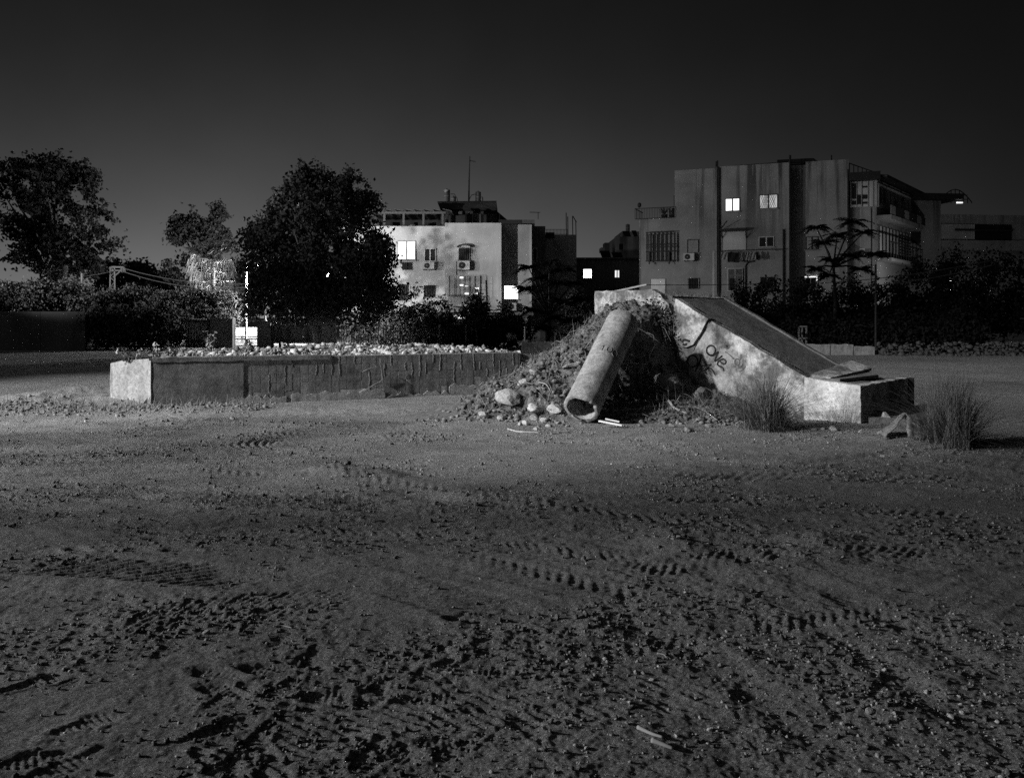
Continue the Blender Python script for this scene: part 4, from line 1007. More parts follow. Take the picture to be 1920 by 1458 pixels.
# laundry
ln = thing('laundry_line', R2.pt(R2.pix(1400, 473)[0], .5, R2.pix(1400, 473)[1]), 'laundry rail sagging under the boarded opening', 'laundry line')
ta, za = R2.pix(1350, 472); tb, zb = R2.pix(1455, 470)
MB().bar(R2.pt(ta, .55, za), R2.pt(tb, .55, za), .035).build('line', M['metal_dark'], ln); MB().bar(R2.pt(ta, .75, za), R2.pt(tb, .75, za), .035).build('line', M['metal_dark'], ln)
for t_ in (ta, tb): MB().bar(R2.pt(t_, 0, za), R2.pt(t_, .8, za), .05).build('bracket', M['metal_dark'], ln)
for x0, x1, y1, c, lab in ((1354, 1366, 488, 'cloth_grey', 'grey shirt'), (1366.5, 1388, 493, 'cloth_dark', 'large black towel'), (1390, 1395, 488, 'cloth_grey', 'narrow grey cloth'), (1399, 1407, 489, 'cloth_grey', 'pale square cloth'), (1409, 1419, 488, 'cloth_grey', 'pale wide cloth'), (1419.5, 1423, 487, 'cloth_dark', 'thin black sock')):
    a, zz1 = R2.pix(x0, y1); b_, zz0 = R2.pix(x1, 474); vs = []; fs = []; n_ = 8
    for i in range(n_ + 1):
        for j in range(5):
            f = i / n_; vs.append(R2.pt(a + (b_ - a) * f, .65 + .05 * math.sin(f * 11 + j), zz0 + (zz1 - zz0) * j / 4 + .03 * math.sin(f * 6)))
    for i in range(n_):
        for j in range(4): q_ = i * 5 + j; fs.append((q_, q_ + 1, q_ + 6, q_ + 5))
    o_ = MB().add(vs, fs).build('hanging_laundry', M[c], None, R2.pt(a, .65, zz0)); md = o_.modifiers.new('thickness', 'SOLIDIFY'); md.thickness = .012
    tag(o_, lab + ' hanging from the laundry rail', 'laundry')
# boarded balcony room on the corner, receding side
RW = Face(R.pt(0, -.3, 0), d0)
br = RW.pbox('balcony_room', 1594, 341, 1645, 388, 0.0, 0.25, M['board'], RB)
for x0, y0, x1, y1 in ((1597, 345, 1605, 374), (1607, 366, 1614, 384), (1617, 366, 1626, 374), (1617, 350, 1626, 353), (1597, 377, 1605, 385), (1617, 379, 1626, 383)):
    RW.pbox('pane', x0, y0, x1, y1, 0.252, 0.27, M['glass'], br)
for x in (1594.6, 1606, 1615.5, 1627.5, 1637, 1644): RW.pbox('mullion', x - .5, 341, x + .5, 388, 0.252, 0.30, M['metal_grey'], br)
cA = RW.pt(RW.pix(1645, 500)[0], .26, 0); cB = Vector(((1707 - 960) / 1600 * 64, 64, 0))
SD = Face(cA, cB - cA); Ls = (cB - cA).length
def sdbox(n, t0, t1, z0, z1, e0, e1, m_, par=RB): mb = MB(); SD.box(mb, t0, t1, z0, z1, e0, e1); return mb.build(n, M[m_], par)
zf = lambda y: SD.pix(1645, y)[1]
sdbox('side_wall', 0.02, Ls, -.3, zf(336), -.9, -.05, 'render_grey')
sr = sdbox('balcony_room', 0.02, Ls, zf(388), zf(343), -.04, .05, 'board')
for k in range(9):
    a = Ls * (k + .15) / 9
    if k in (0, 1, 4, 6): sdbox('pane', a, a + Ls / 9 * .6, zf(380), zf(350) if k != 4 else zf(362), .052, .07, 'glass', sr)
    sdbox('mullion', a - .12, a - .05, zf(388), zf(343), .052, .09, 'metal_grey', sr)
bb = sdbox('balcony', -.1, Ls, zf(412), zf(404), -.03, .9, 'render_grey')
for k in range(8):
    a = Ls * k / 7.3; sdbox('railing_panel', a, a + Ls / 7.3 - .06, zf(402), zf(386), .82, .86, 'metal_dark' if k % 3 else 'metal_grey', bb)
bb = sdbox('balcony', -.1, Ls, zf(490), zf(484), -.03, .9, 'render_grey')
for k in range(14):
    a = Ls * k / 13.2; sdbox('railing_bar', a, a + .05, zf(483.8), zf(455), .82, .86, 'metal_dark', bb)
sdbox('handrail', -.1, Ls, zf(455), zf(453), .8, .88, 'metal_dark', bb)
sh = sdbox('shutters', .1, Ls - .1, zf(482), zf(422), -.03, .03, 'board')
for k in range(10):
    a = .1 + (Ls - .2) * k / 10
    sdbox('shutter_post', a, a + .08, zf(482), zf(422), .032, .1, 'metal_dark', sh)
    if k > 5:
        for j in range(9): sdbox('slat', a + .1, a + Ls / 10 - .1, zf(478 - j * 6), zf(475 - j * 6), .032, .06, 'metal_dark', sh)
# eaves
e0, e1 = RW.pt(RW.pix(1591.7, 400)[0], .8, RW.pix(1591.7, 330)[1]), cA + SD.n * .9 + UP * (zf(336) + .02)
MB().prism([RW.pt(RW.pix(1591.7, 400)[0], .85, zf(337)), RW.pt(RW.pix(1650, 400)[0], .85, zf(337)), RW.pt(RW.pix(1650, 400)[0], -4, zf(337)), RW.pt(RW.pix(1591.7, 400)[0], -4, zf(337))], (0, 0, .5)).build('eaves', M['metal_dark'], RB)
MB().prism([SD.pt(-.3, .7, zf(335)), SD.pt(Ls + 1.5, .7, zf(335)), SD.pt(Ls + 1.5, -2, zf(335) + .3), SD.pt(-.3, -2, zf(335) + .3)], (0, 0, .18)).build('eaves', M['metal_dark'], RB)
mb = MB()
for k in range(7): mb.bar(RW.pt(RW.pix(1593 + k * 8, 330)[0], -.5, zf(337) + .5), RW.pt(RW.pix(1593 + k * 8, 330)[0], -.5, zf(337) + 1.3 - k * .12), .04)
mb.bar(RW.pt(RW.pix(1592, 330)[0], -.5, zf(337) + 1.35), RW.pt(RW.pix(1643, 330)[0], -.5, zf(337) + .6), .06); mb.build('roof_railing', M['metal_dark'], RB)
# ---- dark house further right
FH = thing('terraced_house', (38, 70, 0), 'dark house beyond the grey block with a lit roof terrace', 'building')
FF = Face(cB + Vector((.3, .5, 0)), (1, .12))
def fbox(n, x0, y0, x1, y1, e0, e1, m_, par=FH): return FF.pbox(n, x0, y0, x1, y1, e0, e1, M[m_], par)
fbox('wall', 1705, 376, 1764, 640, -8, 0, 'render_grey'); fbox('wall', 1764.3, 402, 1960, 640, -8, -.3, 'render_grey')
fbox('roof', 1700, 365, 1794, 375.6, -8, .8, 'metal_dark')
FF.window(FH, 1707, 434, 1726, 456, 1, 'metal_grey', 'glass', 0, sill=True)
w = fbox('loggia', 1767, 420, 1900, 450, -.29, -.2, 'black'); fbox('loggia_wall', 1767, 420, 1830, 448, -.19, -.15, 'render_pale', w)
fbox('loggia_beam', 1792, 430, 1900, 433, -.14, 0, 'metal_dark', w); fbox('parapet', 1764.5, 451, 1960, 470, -.29, .1, 'render_grey')
MB().bar(FF.pt(FF.pix(1789, 381)[0], .3, FF.pix(1789, 381)[1]), FF.pt(FF.pix(1800, 381)[0], .3, FF.pix(1800, 381)[1]), .1).build('fluorescent_tube', M['lit'], FH)
mb = MB()
for k in range(9):
    a = k / 8; x = 1760 + 62 * a; y = 379 - 24 * math.sin(math.pi * min(a, 1)); 
    mb.bar(at(x, 381, 70), at(x, y, 70), .05)
    if k: mb.bar(at(px_, py_, 70), at(x, y, 70), .06)
    px_, py_ = x, y
for y in (374, 366): mb.bar(at(1768, y, 70), at(1814, y, 70), .05)
mb.build('gazebo_frame', M['metal_dark'], FH)
# ------------------------------------------------------------------ vegetation
def leaf_quads(C, size, rg, aspect=0.5, droop=0.0):
    n = len(C); a = rg.normal(size=(n, 3)); a[:, 2] -= droop; a /= np.linalg.norm(a, axis=1)[:, None]
    b_ = np.cross(a, rg.normal(size=(n, 3))); b_ /= np.linalg.norm(b_, axis=1)[:, None]
    L_ = (size * rg.uniform(0.6, 1.3, n))[:, None]
    V = np.stack([C - a * L_ * .5, C + b_ * L_ * aspect * .5 - a * L_ * .05, C + a * L_ * .5, C - b_ * L_ * aspect * .5 - a * L_ * .05], 1).reshape(-1, 3)
    return V, np.arange(4 * n).reshape(n, 4)
def blob(px, py, Y, rx, rz, ry=None):
    """blob read off the photo: centre, half sizes in photo pixels at distance Y"""
    c = at(px, py, Y); k = Y / 1600.0
    return (np.array(c), np.array([rx * k, (ry or (rx + rz) / 2) * k, rz * k]))
def clumps_in(blobs, n, rg, shell=0.55):
    vol = np.array([b_[1].prod() ** .67 for b_ in blobs]); vol /= vol.sum(); out_ = []
    for c, r in [blobs[i] for i in rg.choice(len(blobs), n, p=vol)]:
        d = rg.normal(size=3); d /= np.linalg.norm(d); d *= shell + (1 - shell) * rg.random() ** .6
        out_.append(c + d * r)
    return np.array(out_)
def tree(name, label, cat, base, blobs, n_clump, per, clump_r, leaf, mat, bark='bark', trunk_r=.2, limbs=14, seed=1, group=None, shoots=0, fork=None, aspect=.5, crown='crown', shell=.55, gap=-.34, view=None):
    rg = np.random.default_rng(seed); o = thing(name, base, label, cat, group); base = Vector(base)
    n_clump = int(n_clump * 1.7); K = np.concatenate([clumps_in(blobs, n_clump - n_clump // 3, rg, shell), clumps_in(blobs, n_clump // 3, rg, .05)]); zmin = base.z + .05
    C = np.repeat(K, per, 0) + rg.normal(size=(n_clump * per, 3)) * clump_r * rg.uniform(.5, 1.2, n_clump).repeat(per)[:, None] * [1, 1, .8]
    if shoots:
        top = K[np.argsort(-K[:, 2] + 0.3 * rg.random(len(K)))[:shoots]]
        S = [t_ + np.array([rg.normal() * .1, rg.normal() * .1, h]) for t_ in top for h in np.linspace(0, rg.uniform(.3, .9), 26)]
        S = np.array(S) + rg.normal(size=(len(S), 3)) * .09; C = np.concatenate([C, S])
    C = C[C[:, 2] > zmin]
    k_ = perlin(C[:, 0] * .9 + C[:, 1] * .2 + seed, C[:, 2] * .9 + C[:, 1] * .15) + .5 * perlin(C[:, 0] * 2.3, C[:, 2] * 2.3 + seed)
    C = C[k_ > gap]
    if view is not None:      # a gap in the leaves with the lamp behind it
        v_ = np.array(view) - [0, 0, CAM_H]; v_ = v_ / np.linalg.norm(v_); w_ = C - [0, 0, CAM_H]
        C = C[np.linalg.norm(w_ - (w_ @ v_)[:, None] * v_, axis=1) > .15]
    V, Fc = leaf_quads(C, leaf * 1.08, rg, aspect + .1)
    np_mesh(crown, V, Fc, M[mat], o)
    if trunk_r:
        cc = np.mean([b_[0] for b_ in blobs], 0); fk = Vector(fork) if fork else base.lerp(Vector(cc), .45)
        mb = MB(); mb.tube([base - UP * .1, base + (fk - base) * .08, base + (fk - base) * .5 + Vector((rg.normal() * .05, 0, 0)), fk], [trunk_r * 1.5, trunk_r * 1.05, trunk_r * .85, trunk_r * .7], 9)
        mb.build('trunk', M[bark], o, smooth_=True)
        mb = MB()
        for i in rg.choice(len(K), min(limbs, len(K)), replace=False):
            e = Vector(K[i]); mid = fk.lerp(e, .5) + Vector(rg.normal(size=3)) * .12 * (e - fk).length * .5 + UP * .06 * (e - fk).length
            st_ = fk - (fk - base).normalized() * rg.uniform(0, .35) * (fk - base).length
            mb.tube([st_, st_.lerp(mid, .6), mid.lerp(e, .3), e], [trunk_r * .5, trunk_r * .34, trunk_r * .22, trunk_r * .06], 6)
        mb.build('limbs', M[bark], o, smooth_=True)
    return o
# big dense tree before the left block
T = 41.5
tree('ficus_tree', 'huge dense dark tree with a lamp shining through its lower leaves', 'tree', at(603, 655, T),
     [blob(600, 410, T, 85, 85), blob(585, 370, T, 45, 52), blob(660, 372, T, 34, 36), blob(692, 395, T, 22, 34), blob(545, 455, T, 75, 70), blob(497, 480, T, 40, 56), blob(478, 440, T, 20, 22), blob(650, 480, T, 82, 80), blob(705, 495, T, 36, 58),
      blob(560, 555, T, 95, 52), blob(660, 565, T, 85, 48), blob(500, 570, T, 40, 32), blob(720, 560, T, 26, 40), blob(610, 520, T, 100, 80, 60), blob(694, 522, 51, 22, 30, 18), blob(712, 560, 51, 20, 30, 18)],
     620, 46, .30, .19, 'leaf_fig', 'bark_pale', .3, 26, 11, shoots=150, fork=at(588, 560, T), shell=.62, gap=-.36, view=at(613, 516, 47.5))
# a second stem beside the trunk
# left group
T2 = 56.0
tree('tall_tree', 'tall dark tree rising behind the dark boundary wall', 'tree', at(105, 650, T2),
     [blob(95, 345, T2, 70, 55), blob(150, 345, T2, 42, 34), blob(60, 400, T2, 70, 60), blob(125, 420, T2, 66, 50), blob(190, 435, T2, 34, 42), blob(95, 480, T2, 75, 50), blob(175, 488, T2, 36, 32), blob(30, 360, T2, 60, 60)],
     330, 46, .40, .26, 'leaf_dark', 'bark', .35, 26, 21, shoots=30, gap=-.06, fork=at(105, 500, T2))
T3 = 60.0
tree('round_tree', 'dark loose tree standing behind the shaggy palm', 'tree', at(385, 645, T3),
     [blob(345, 420, T3, 22, 22), blob(378, 428, T3, 30, 36), blob(405, 410, T3, 20, 22), blob(412, 455, T3, 24, 42), blob(382, 480, T3, 34, 40), blob(340, 440, T3, 20, 18), blob(342, 515, T3, 34, 28), blob(400, 530, T3, 36, 30)],
     210, 40, .32, .24, 'leaf_dark', 'bark', .25, 18, 31, shoots=16, gap=-.10, fork=at(385, 500, T3))
FAR = [(235, 520, 36, 30, 78), (285, 540, 34, 28, 72), (318, 530, 22, 30, 74), (262, 512, 18, 18, 80), (200, 530, 30, 40, 76), (450, 520, 26, 34, 76), (360, 560, 30, 25, 68), (430, 560, 28, 30, 66)]
for i, (x, y, rx, rz, Y) in enumerate(FAR):
    tree('far_tree', ['blurred far tree behind the power pole', 'far tree under the power lines', 'pale far tree left of the shaggy palm', 'small far tree top between the power pole and the palm', 'far tree behind the wooden post', 'far tree right of the shaggy palm', 'low far tree below the power lines', 'low far tree under the shaggy palm'][i], 'tree', at(x, 640, Y),
         [blob(x, y, Y, rx, rz), blob(x - rx * .4, y + rz * .7, Y, rx * .8, rz), blob(x + rx * .5, y + rz * .8, Y, rx * .7, rz)], 70, 34, .45, .3, 'leaf_mid' if i in (2, 6, 7) else 'leaf', 'bark', .15, 8, 50 + i)
HED = [(40, 560, 60, 34, 46, 'leaf'), (110, 556, 52, 30, 46.5, 'leaf'), (180, 570, 48, 24, 46, 'leaf'), (240, 568, 46, 26, 47, 'leaf'), (300, 575, 44, 26, 46.5, 'leaf_mid'), (352, 572, 36, 26, 47, 'leaf_mid'), (400, 572, 36, 24, 47.5, 'leaf_mid'), (422, 574, 20, 20, 48, 'leaf_pale'), (200, 600, 50, 24, 45, 'leaf_dark'), (260, 606, 50, 26, 45, 'leaf_dark'), (312, 606, 34, 26, 45.2, 'leaf_dark')]  # leaf tones paint the lamplight: paler towards the gate, darker in shade
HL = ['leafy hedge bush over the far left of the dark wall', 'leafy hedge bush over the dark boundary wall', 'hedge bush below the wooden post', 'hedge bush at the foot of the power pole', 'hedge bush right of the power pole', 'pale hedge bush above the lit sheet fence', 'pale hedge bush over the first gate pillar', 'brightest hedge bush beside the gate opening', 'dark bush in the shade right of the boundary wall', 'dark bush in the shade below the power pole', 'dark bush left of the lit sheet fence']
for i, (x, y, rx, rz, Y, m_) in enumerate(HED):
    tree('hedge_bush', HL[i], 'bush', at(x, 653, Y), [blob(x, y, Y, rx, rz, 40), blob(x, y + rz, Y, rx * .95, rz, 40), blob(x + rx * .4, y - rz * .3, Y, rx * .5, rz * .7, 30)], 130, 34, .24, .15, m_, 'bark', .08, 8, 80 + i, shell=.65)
# bushes before the left block
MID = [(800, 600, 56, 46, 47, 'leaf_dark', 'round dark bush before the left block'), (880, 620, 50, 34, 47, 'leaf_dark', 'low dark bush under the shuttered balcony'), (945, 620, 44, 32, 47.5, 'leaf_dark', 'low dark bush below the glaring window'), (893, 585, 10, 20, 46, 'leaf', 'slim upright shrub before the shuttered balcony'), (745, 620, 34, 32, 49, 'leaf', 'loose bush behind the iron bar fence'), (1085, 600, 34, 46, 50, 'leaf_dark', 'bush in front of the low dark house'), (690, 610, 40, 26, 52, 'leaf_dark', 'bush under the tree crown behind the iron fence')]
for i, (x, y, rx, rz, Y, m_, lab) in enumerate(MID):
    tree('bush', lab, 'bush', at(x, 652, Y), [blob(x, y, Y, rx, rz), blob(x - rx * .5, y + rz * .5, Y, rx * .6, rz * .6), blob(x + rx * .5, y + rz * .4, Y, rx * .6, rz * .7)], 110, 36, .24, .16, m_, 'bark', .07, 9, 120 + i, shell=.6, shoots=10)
# bushes on the right
RGT = [(1395, 600, 44, 48, 47), (1450, 585, 50, 56, 50), (1520, 585, 48, 52, 49), (1590, 585, 48, 54, 50), (1655, 580, 52, 56, 48), (1735, 560, 56, 66, 49), (1805, 545, 54, 74, 47), (1880, 555, 60, 70, 48), (1480, 630, 50, 26, 45), (1570, 630, 60, 26, 45), (1680, 628, 60, 28, 45), (1790, 628, 60, 28, 45)]
RL = ['dark bush rising behind the ramp', 'dark bush under the small barred window', 'dark bush below the feathery tree', 'dark bush below the corner balcony', 'dark bush under the sagging wires', 'tall dark bush before the far house', 'tallest black bush before the loggia', 'black bush beyond the loggia', 'low dark bush behind the sloped deck', 'low dark bush above the broken wall', 'low dark bush above the rubble bank', 'low dark bush at the end of the rubble bank']
for i, (x, y, rx, rz, Y) in enumerate(RGT):
    tree('bush', RL[i], 'bush', at(x, 650, Y), [blob(x, y, Y, rx, rz), blob(x - rx * .4, y + rz * .5, Y, rx * .7, rz * .6), blob(x + rx * .4, y + rz * .5, Y, rx * .7, rz * .6)], 120, 34, .28, .18, 'leaf_unlit', 'bark', .08, 8, 150 + i, shell=.6, shoots=8)
# feathery trees: long leaves of many leaflets
def feathery(name, label, base, heads, seed, mat='leaf_dark', rach=11, rl=.9, Y=48, fork=None):
    rg = np.random.default_rng(seed); o = thing(name, base, label, 'tree'); base = Vector(base); V = []; C = []; mbs = MB()
    for hx, hy, hr in heads:
        h = at(hx, hy, Y + rg.uniform(-.8, .8))
        mbs.tube([fork, fork.lerp(h, .5) + UP * .1, h], [.06, .045, .025], 6)
        for k in range(rach * 3):
            a = rg.uniform(0, 6.283); L_ = hr * Y / 1600 * rg.uniform(.6, 1.2); up = rg.uniform(-.2, .7)
            dr = np.array([math.cos(a), math.sin(a), 0]); sd = np.array([-math.sin(a), math.cos(a), 0])
            for j in range(1, 13):
                f = j / 12; p = np.array(h) + dr * L_ * f + np.array([0, 0, L_ * (up * f - .45 * f * f)])
                for sg in (-1, 1):
                    ll = .24 * (1 - .6 * f) * rg.uniform(.7, 1.2); q1 = p + sd * sg * ll + dr * ll * .4 + [0, 0, -ll * rg.uniform(.1, .6)]; w_ = dr * .05
                    V += [p - w_, p + w_, q1 + w_ * .4, q1 - w_ * .4]
    V = np.array(V); np_mesh('crown', V, np.arange(len(V)).reshape(-1, 4), M[mat], o)
    mbs.tube([base - UP * .1, base.lerp(fork, .5) + Vector((.1, 0, 0)), fork], [.13, .1, .07], 8); mbs.build('trunk', M['leaf_dark'], o, smooth_=True)
feathery('feathery_tree', 'feathery leaved tree before the right grey block', at(1563, 650, 47), [(1530, 425, 28), (1600, 415, 30), (1570, 440, 30), (1620, 435, 26), (1545, 455, 26), (1595, 478, 24), (1560, 487, 26), (1530, 503, 24), (1640, 475, 20), (1615, 503, 20), (1555, 515, 24)], 5, Y=47, fork=at(1563, 500, 47))
feathery('feathery_tree', 'feathery leaved tree beside the glaring window', at(1025, 652, 46), [(990, 500, 26), (1030, 492, 30), (1055, 505, 26), (1010, 520, 30), (1045, 530, 32), (1075, 530, 24), (985, 540, 26), (1020, 555, 34), (1060, 565, 32), (1090, 560, 26), (1000, 580, 32), (1040, 595, 34), (1075, 600, 30), (1015, 615, 30)], 6, Y=46, rach=12, fork=at(1030, 590, 46))
# palms
def palm(label, px, y_top, y_base, Y, n, R0, seed, mat='frond_dead', droop=2.2):
    rg = np.random.default_rng(seed); top = at(px, y_top, Y); base = at(px - 3, y_base, Y); o = thing('palm_tree', base, label, 'palm')
    MB().tube([base - UP * .2, base.lerp(top, .5), top], [.24, .2, .17], 10).build('trunk', M['bark'], o, smooth_=True)
    V = []; Vg = []
    def strip(W_, p, q, m_, w):
        d = q - p; sd = np.cross(d, [0.3, 0.2, 0.1]); sd = sd / (np.linalg.norm(sd) + 1e-6) * w
        W_ += [p - sd, p + sd, m_ + sd * .8, m_ - sd * .8, m_ - sd * .8, m_ + sd * .8, q + sd * .2, q - sd * .2]
    for k in range(n):
        a = 6.283 * k / n * 5.0 + rg.uniform(-.3, .3); dead = k < n * .8
        dr = np.array([math.cos(a), math.sin(a), 0]); sd = np.array([-math.sin(a), math.cos(a), 0])
        drop = rg.uniform(0, 1) ** 1.3 * 2.6 if dead else 0
        el = (rg.uniform(-.5, .6) - drop * .35) if dead else rg.uniform(.3, 1.2)
        L_ = R0 * rg.uniform(.45, .8) * (1 - .5 * drop / 2.6); root = np.array(top) - [0, 0, drop]
        tip = root + (dr * math.cos(el) + np.array([0, 0, math.sin(el)])) * L_
        W_ = V if dead else Vg
        strip(W_, root, tip, (root + tip) / 2 + [0, 0, .06], .02)
        for q in range(16):
            f = (q - 7.5) / 7.5; out = dr * (1 - abs(f) * .6) + sd * f * .9 + np.array([0, 0, .15 if dead else .5])
            ll = R0 * rg.uniform(.22, .62); kn = tip + out * ll * rg.uniform(.3, .8)
            e = kn + np.array([0, 0, -ll * rg.uniform(.5, 1.2) if dead else -ll * .15]) + out * ll * (.12 if dead else .6) + rg.normal(size=3) * .09
            strip(W_, tip, e, kn, rg.uniform(.025, .05))
    np_mesh('dry_fronds', np.array(V), np.arange(len(V)).reshape(-1, 4), M[mat], o)
    np_mesh('green_fronds', np.array(Vg), np.arange(len(Vg)).reshape(-1, 4), M['leaf'], o)
palm('shaggy palm with a lit skirt of dry hanging fronds', 398, 486, 650, 51, 64, 1.45, 3)
palm('dim palm with thin hanging fronds under the tall dark tree', 122, 497, 650, 53, 22, 1.3, 9, 'grass_dry')

# ------------------------------------------------------------------ poles, wires, lamps
up1 = thing('power_pole', at(211, 652, 50), 'lattice steel power pole with a bracket arm over the hedge', 'power pole')
a, b_ = at(211, 652, 50), at(211, 500, 50)
for dx in (-.12, .12): MB().bar(a + Vector((dx * 1.6, 0, 0)), b_ + Vector((dx, 0, 0)), .07).build('leg', M['metal_dim'], up1)
mb = MB()
for k in range(16):
    z0_ = a.lerp(b_, k / 16); z1_ = a.lerp(b_, (k + 1) / 16); s_ = .15 if k % 2 else -.15; mb.bar(z0_ + Vector((s_, 0, 0)), z1_ - Vector((s_, 0, 0)), .035)
mb.build('lacing', M['metal_dim'], up1)
MB().bar(at(209, 500.5, 50), at(232, 501, 50), .09).build('crossarm', M['metal_dim'], up1); MB().bar(at(209, 507, 50), at(231, 507, 50), .07).build('crossarm', M['metal_dim'], up1); MB().bar(at(212, 520, 50), at(226, 508, 50), .06).build('brace', M['metal_dim'], up1)
for x in (229, 233): p = at(x, 501, 50); MB().tube([p - UP * .02, p - UP * .15, p - UP * .3], [.06, .09, .05], 8).build('insulator', M['metal_dim'], up1)
p0_ = at(154, 652, 49); mb = MB().tube([p0_, at(154, 512, 49)], [.1, .07], 8); o_ = mb.build('wooden_post', M['bark'], None, p0_); tag(o_, 'wooden post standing behind the hedge left of the power pole', 'post')
p0_ = at(227, 652, 48); o_ = MB().tube([p0_, at(227, 548, 48)], [.06, .05], 8).build('wooden_post', M['bark'], None, p0_); tag(o_, 'short post just right of the power pole', 'post')
def wire(label, A, B, sag, r=.02, n=16):
    pts = [A.lerp(B, i / n) - UP * sag * 4 * (i / n) * (1 - i / n) for i in range(n + 1)]
    o_ = MB().tube(pts, r, 5).build('overhead_wire', M['metal_dim' if A.x < -5 else 'metal_dark'], None, A); tag(o_, label, 'wire')
wire('upper wire from the power pole past the shaggy palm', at(232, 503, 50), at(480, 531, 49), .35)
wire('lower wire from the power pole past the shaggy palm', at(231, 509, 50), at(480, 537, 49), .45)
wire('lowest thin wire beside the shaggy palm', at(395, 541, 50), at(480, 543, 49), .05)
wire('wire tying the wooden post to the power pole', at(154, 518, 49), at(211, 508, 50), .05)
wire('wire crossing the front of the right grey block', at(1130, 533, 44), at(1470, 531, 44), .06, .018)
wire('upper wire sagging over the dark bushes on the right', at(1470, 533, 44), at(1860, 488, 40), .25, .018)
wire('lower wire sagging over the dark bushes on the right', at(1560, 540, 44), at(1860, 497, 40), .22, .018)
p0_ = at(1642, 655, 44); o_ = MB().tube([p0_, at(1642, 496, 44)], [.07, .05], 8).build('thin_pole', M['metal_dark'], None, p0_); tag(o_, 'thin dark pole carrying wires before the corner balcony', 'pole')
def street_lamp(label, foot, head, arm, watts, radius, kind='POINT', tgt=None, ang=60, blend=.5, glow='lamp_glow'):
    o = thing('street_lamp', foot, label, 'street lamp'); foot = Vector(foot); head = Vector(head); col_ = Vector((foot.x, foot.y, head.z + .25))
    MB().tube([foot - UP * .1, foot + UP * .5, foot + UP * .55, col_], [.09, .085, .06, .045], 10).build('pole', M['metal_pale'], o, smooth_=True)
    mid = col_ + (head - col_) * .5 + UP * .15
    MB().tube([col_ - UP * .05, mid, head + UP * .2], [.035, .03, .03], 8).build('arm', M['metal_pale'], o, smooth_=True)
    MB().tube([head + UP * .22, head + UP * .16, head + UP * .08], [.05, .16, .2], 14).build('lamp_head', M['metal_grey'], o)
    bl_ = MB(); bl_.tube([head + UP * .085, head + UP * .03, head - UP * .04, head - UP * .08], [.06, .085, .07, .02], 12); bl_.build('bulb', M[glow], o)
    ld = bpy.data.lights.new('lamp_light', kind); ld.energy = watts; ld.shadow_soft_size = radius
    lo = bpy.data.objects.new('lamp_light', ld); COL.objects.link(lo); lo.parent = o; lo.location = head - UP * .25 - base_of(o)
    if kind == 'SPOT':
        ld.spot_size = math.radians(ang); ld.spot_blend = blend; lo.rotation_euler = (Vector(tgt) - head).to_track_quat('-Z', 'Y').to_euler()
    return o
h1 = at(613, 516, 47.5)
street_lamp('street lamp glaring through the leaves of the huge tree', (h1.x - .6, 47.8, 0), h1, 1, TREE_LAMP_W, .1)
h2 = at(484, 500, 52.5)
street_lamp('street lamp with a pale pole above the gate opening', (at(462, 600, 52.5).x, 52.5, 0), h2, 1, GATE_LAMP_W, .1)
street_lamp('tall floodlight pole at the edge of the lot', (-38.6, -5.9, 0), (-38, -5.5, 23), 1, FLOOD_W, .6, 'SPOT', (-3.3, 19.3, 1.0), 30, .6)
street_lamp('added unseen floodlight pole brightening the right grey block', (-23.5, 29.5, 0), (-23, 30, 9), 1, BLOCK_W, .2, 'SPOT', (18, 60, 6.5), 30, .9)
h3 = at(1765, 527, 54.0)
street_lamp('street lamp by the corner balconies behind the dark bushes', (h3.x + .7, 54.2, 0), h3, 1, 260.0, .1)
street_lamp('added unseen lamp brightening the hedge and palm', (-33.5, 38, 0), (-33, 38.3, 7), 1, HEDGE_W, .15, 'SPOT', (-19, 50, 4.2), 38, .8)
street_lamp('low street lamp beside the near corner of the lot', (-34.4, 4.4, 0), (-34, 4, 9.0), 1, YARD_W, .7, 'SPOT', (-2, 5.2, 0), 60, .35)

tree('shade_tree', 'added unseen tree shading the lot from the floodlight', 'tree', (-14, 6, 0), [(np.array([-14, 5.4, 6.2]), np.array([1.4, 1.5, 1.4])), (np.array([-13.8, 7.6, 5.9]), np.array([1.3, 1.7, 1.3]))], 115, 30, .24, .12, 'leaf', 'bark', .08, 8, 401)  # out-of-view tree added to shade the left ground from the floodlight
# ------------------------------------------------------------------ fences and gate at the back of the lot
FY = 45.0
def gpx(x, Y=FY): return (x - 960) / 1600.0 * Y
def gzz(y, Y=FY): return CAM_H - (y - 595) / 1600.0 * Y
bw_ = thing('boundary_wall', (gpx(90, 44), 44, 0), 'dark boundary wall under the hedge beside the lot', 'wall')
for k in range(5):
    x0 = gpx(-260 + k * 84, 44); x1 = gpx(-260 + (k + 1) * 84, 44) - .015
    MB().box(x0, x1, 44, 44.2, -.2, gzz(584, 44)).build('wall_panel', M['render_dark'], bw_)
def pillar(label, x0, x1, y0, m_='render_dark', cap=True):
    o = thing('gate_pillar', (gpx((x0 + x1) / 2), FY, 0), label, 'pillar')
    MB().box(gpx(x0), gpx(x1), FY, FY + .5, -.2, gzz(y0 + 1.5)).build('shaft', M[m_], o)
    MB().box(gpx(x0 - .8), gpx(x1 + .8), FY - .03, FY + .53, gzz(y0 + 1.5) + .002, gzz(y0)).build('cap', M[m_], o)
    return o
pillar('wide dark gate pillar left of the bright opening', 394, 436, 597)
pillar('dark gate pillar right of the bright opening', 482, 507, 602)
c = at(497, 602, FY + .2); o_ = MB().tube([c, c + UP * .03, c + UP * .031, c + UP * .28, c + UP * .33], [.11, .11, .07, .03, .028], 14).build('traffic_cone', M['white'], None, c); tag(o_, 'small pale cone standing on the right gate pillar', 'cone')
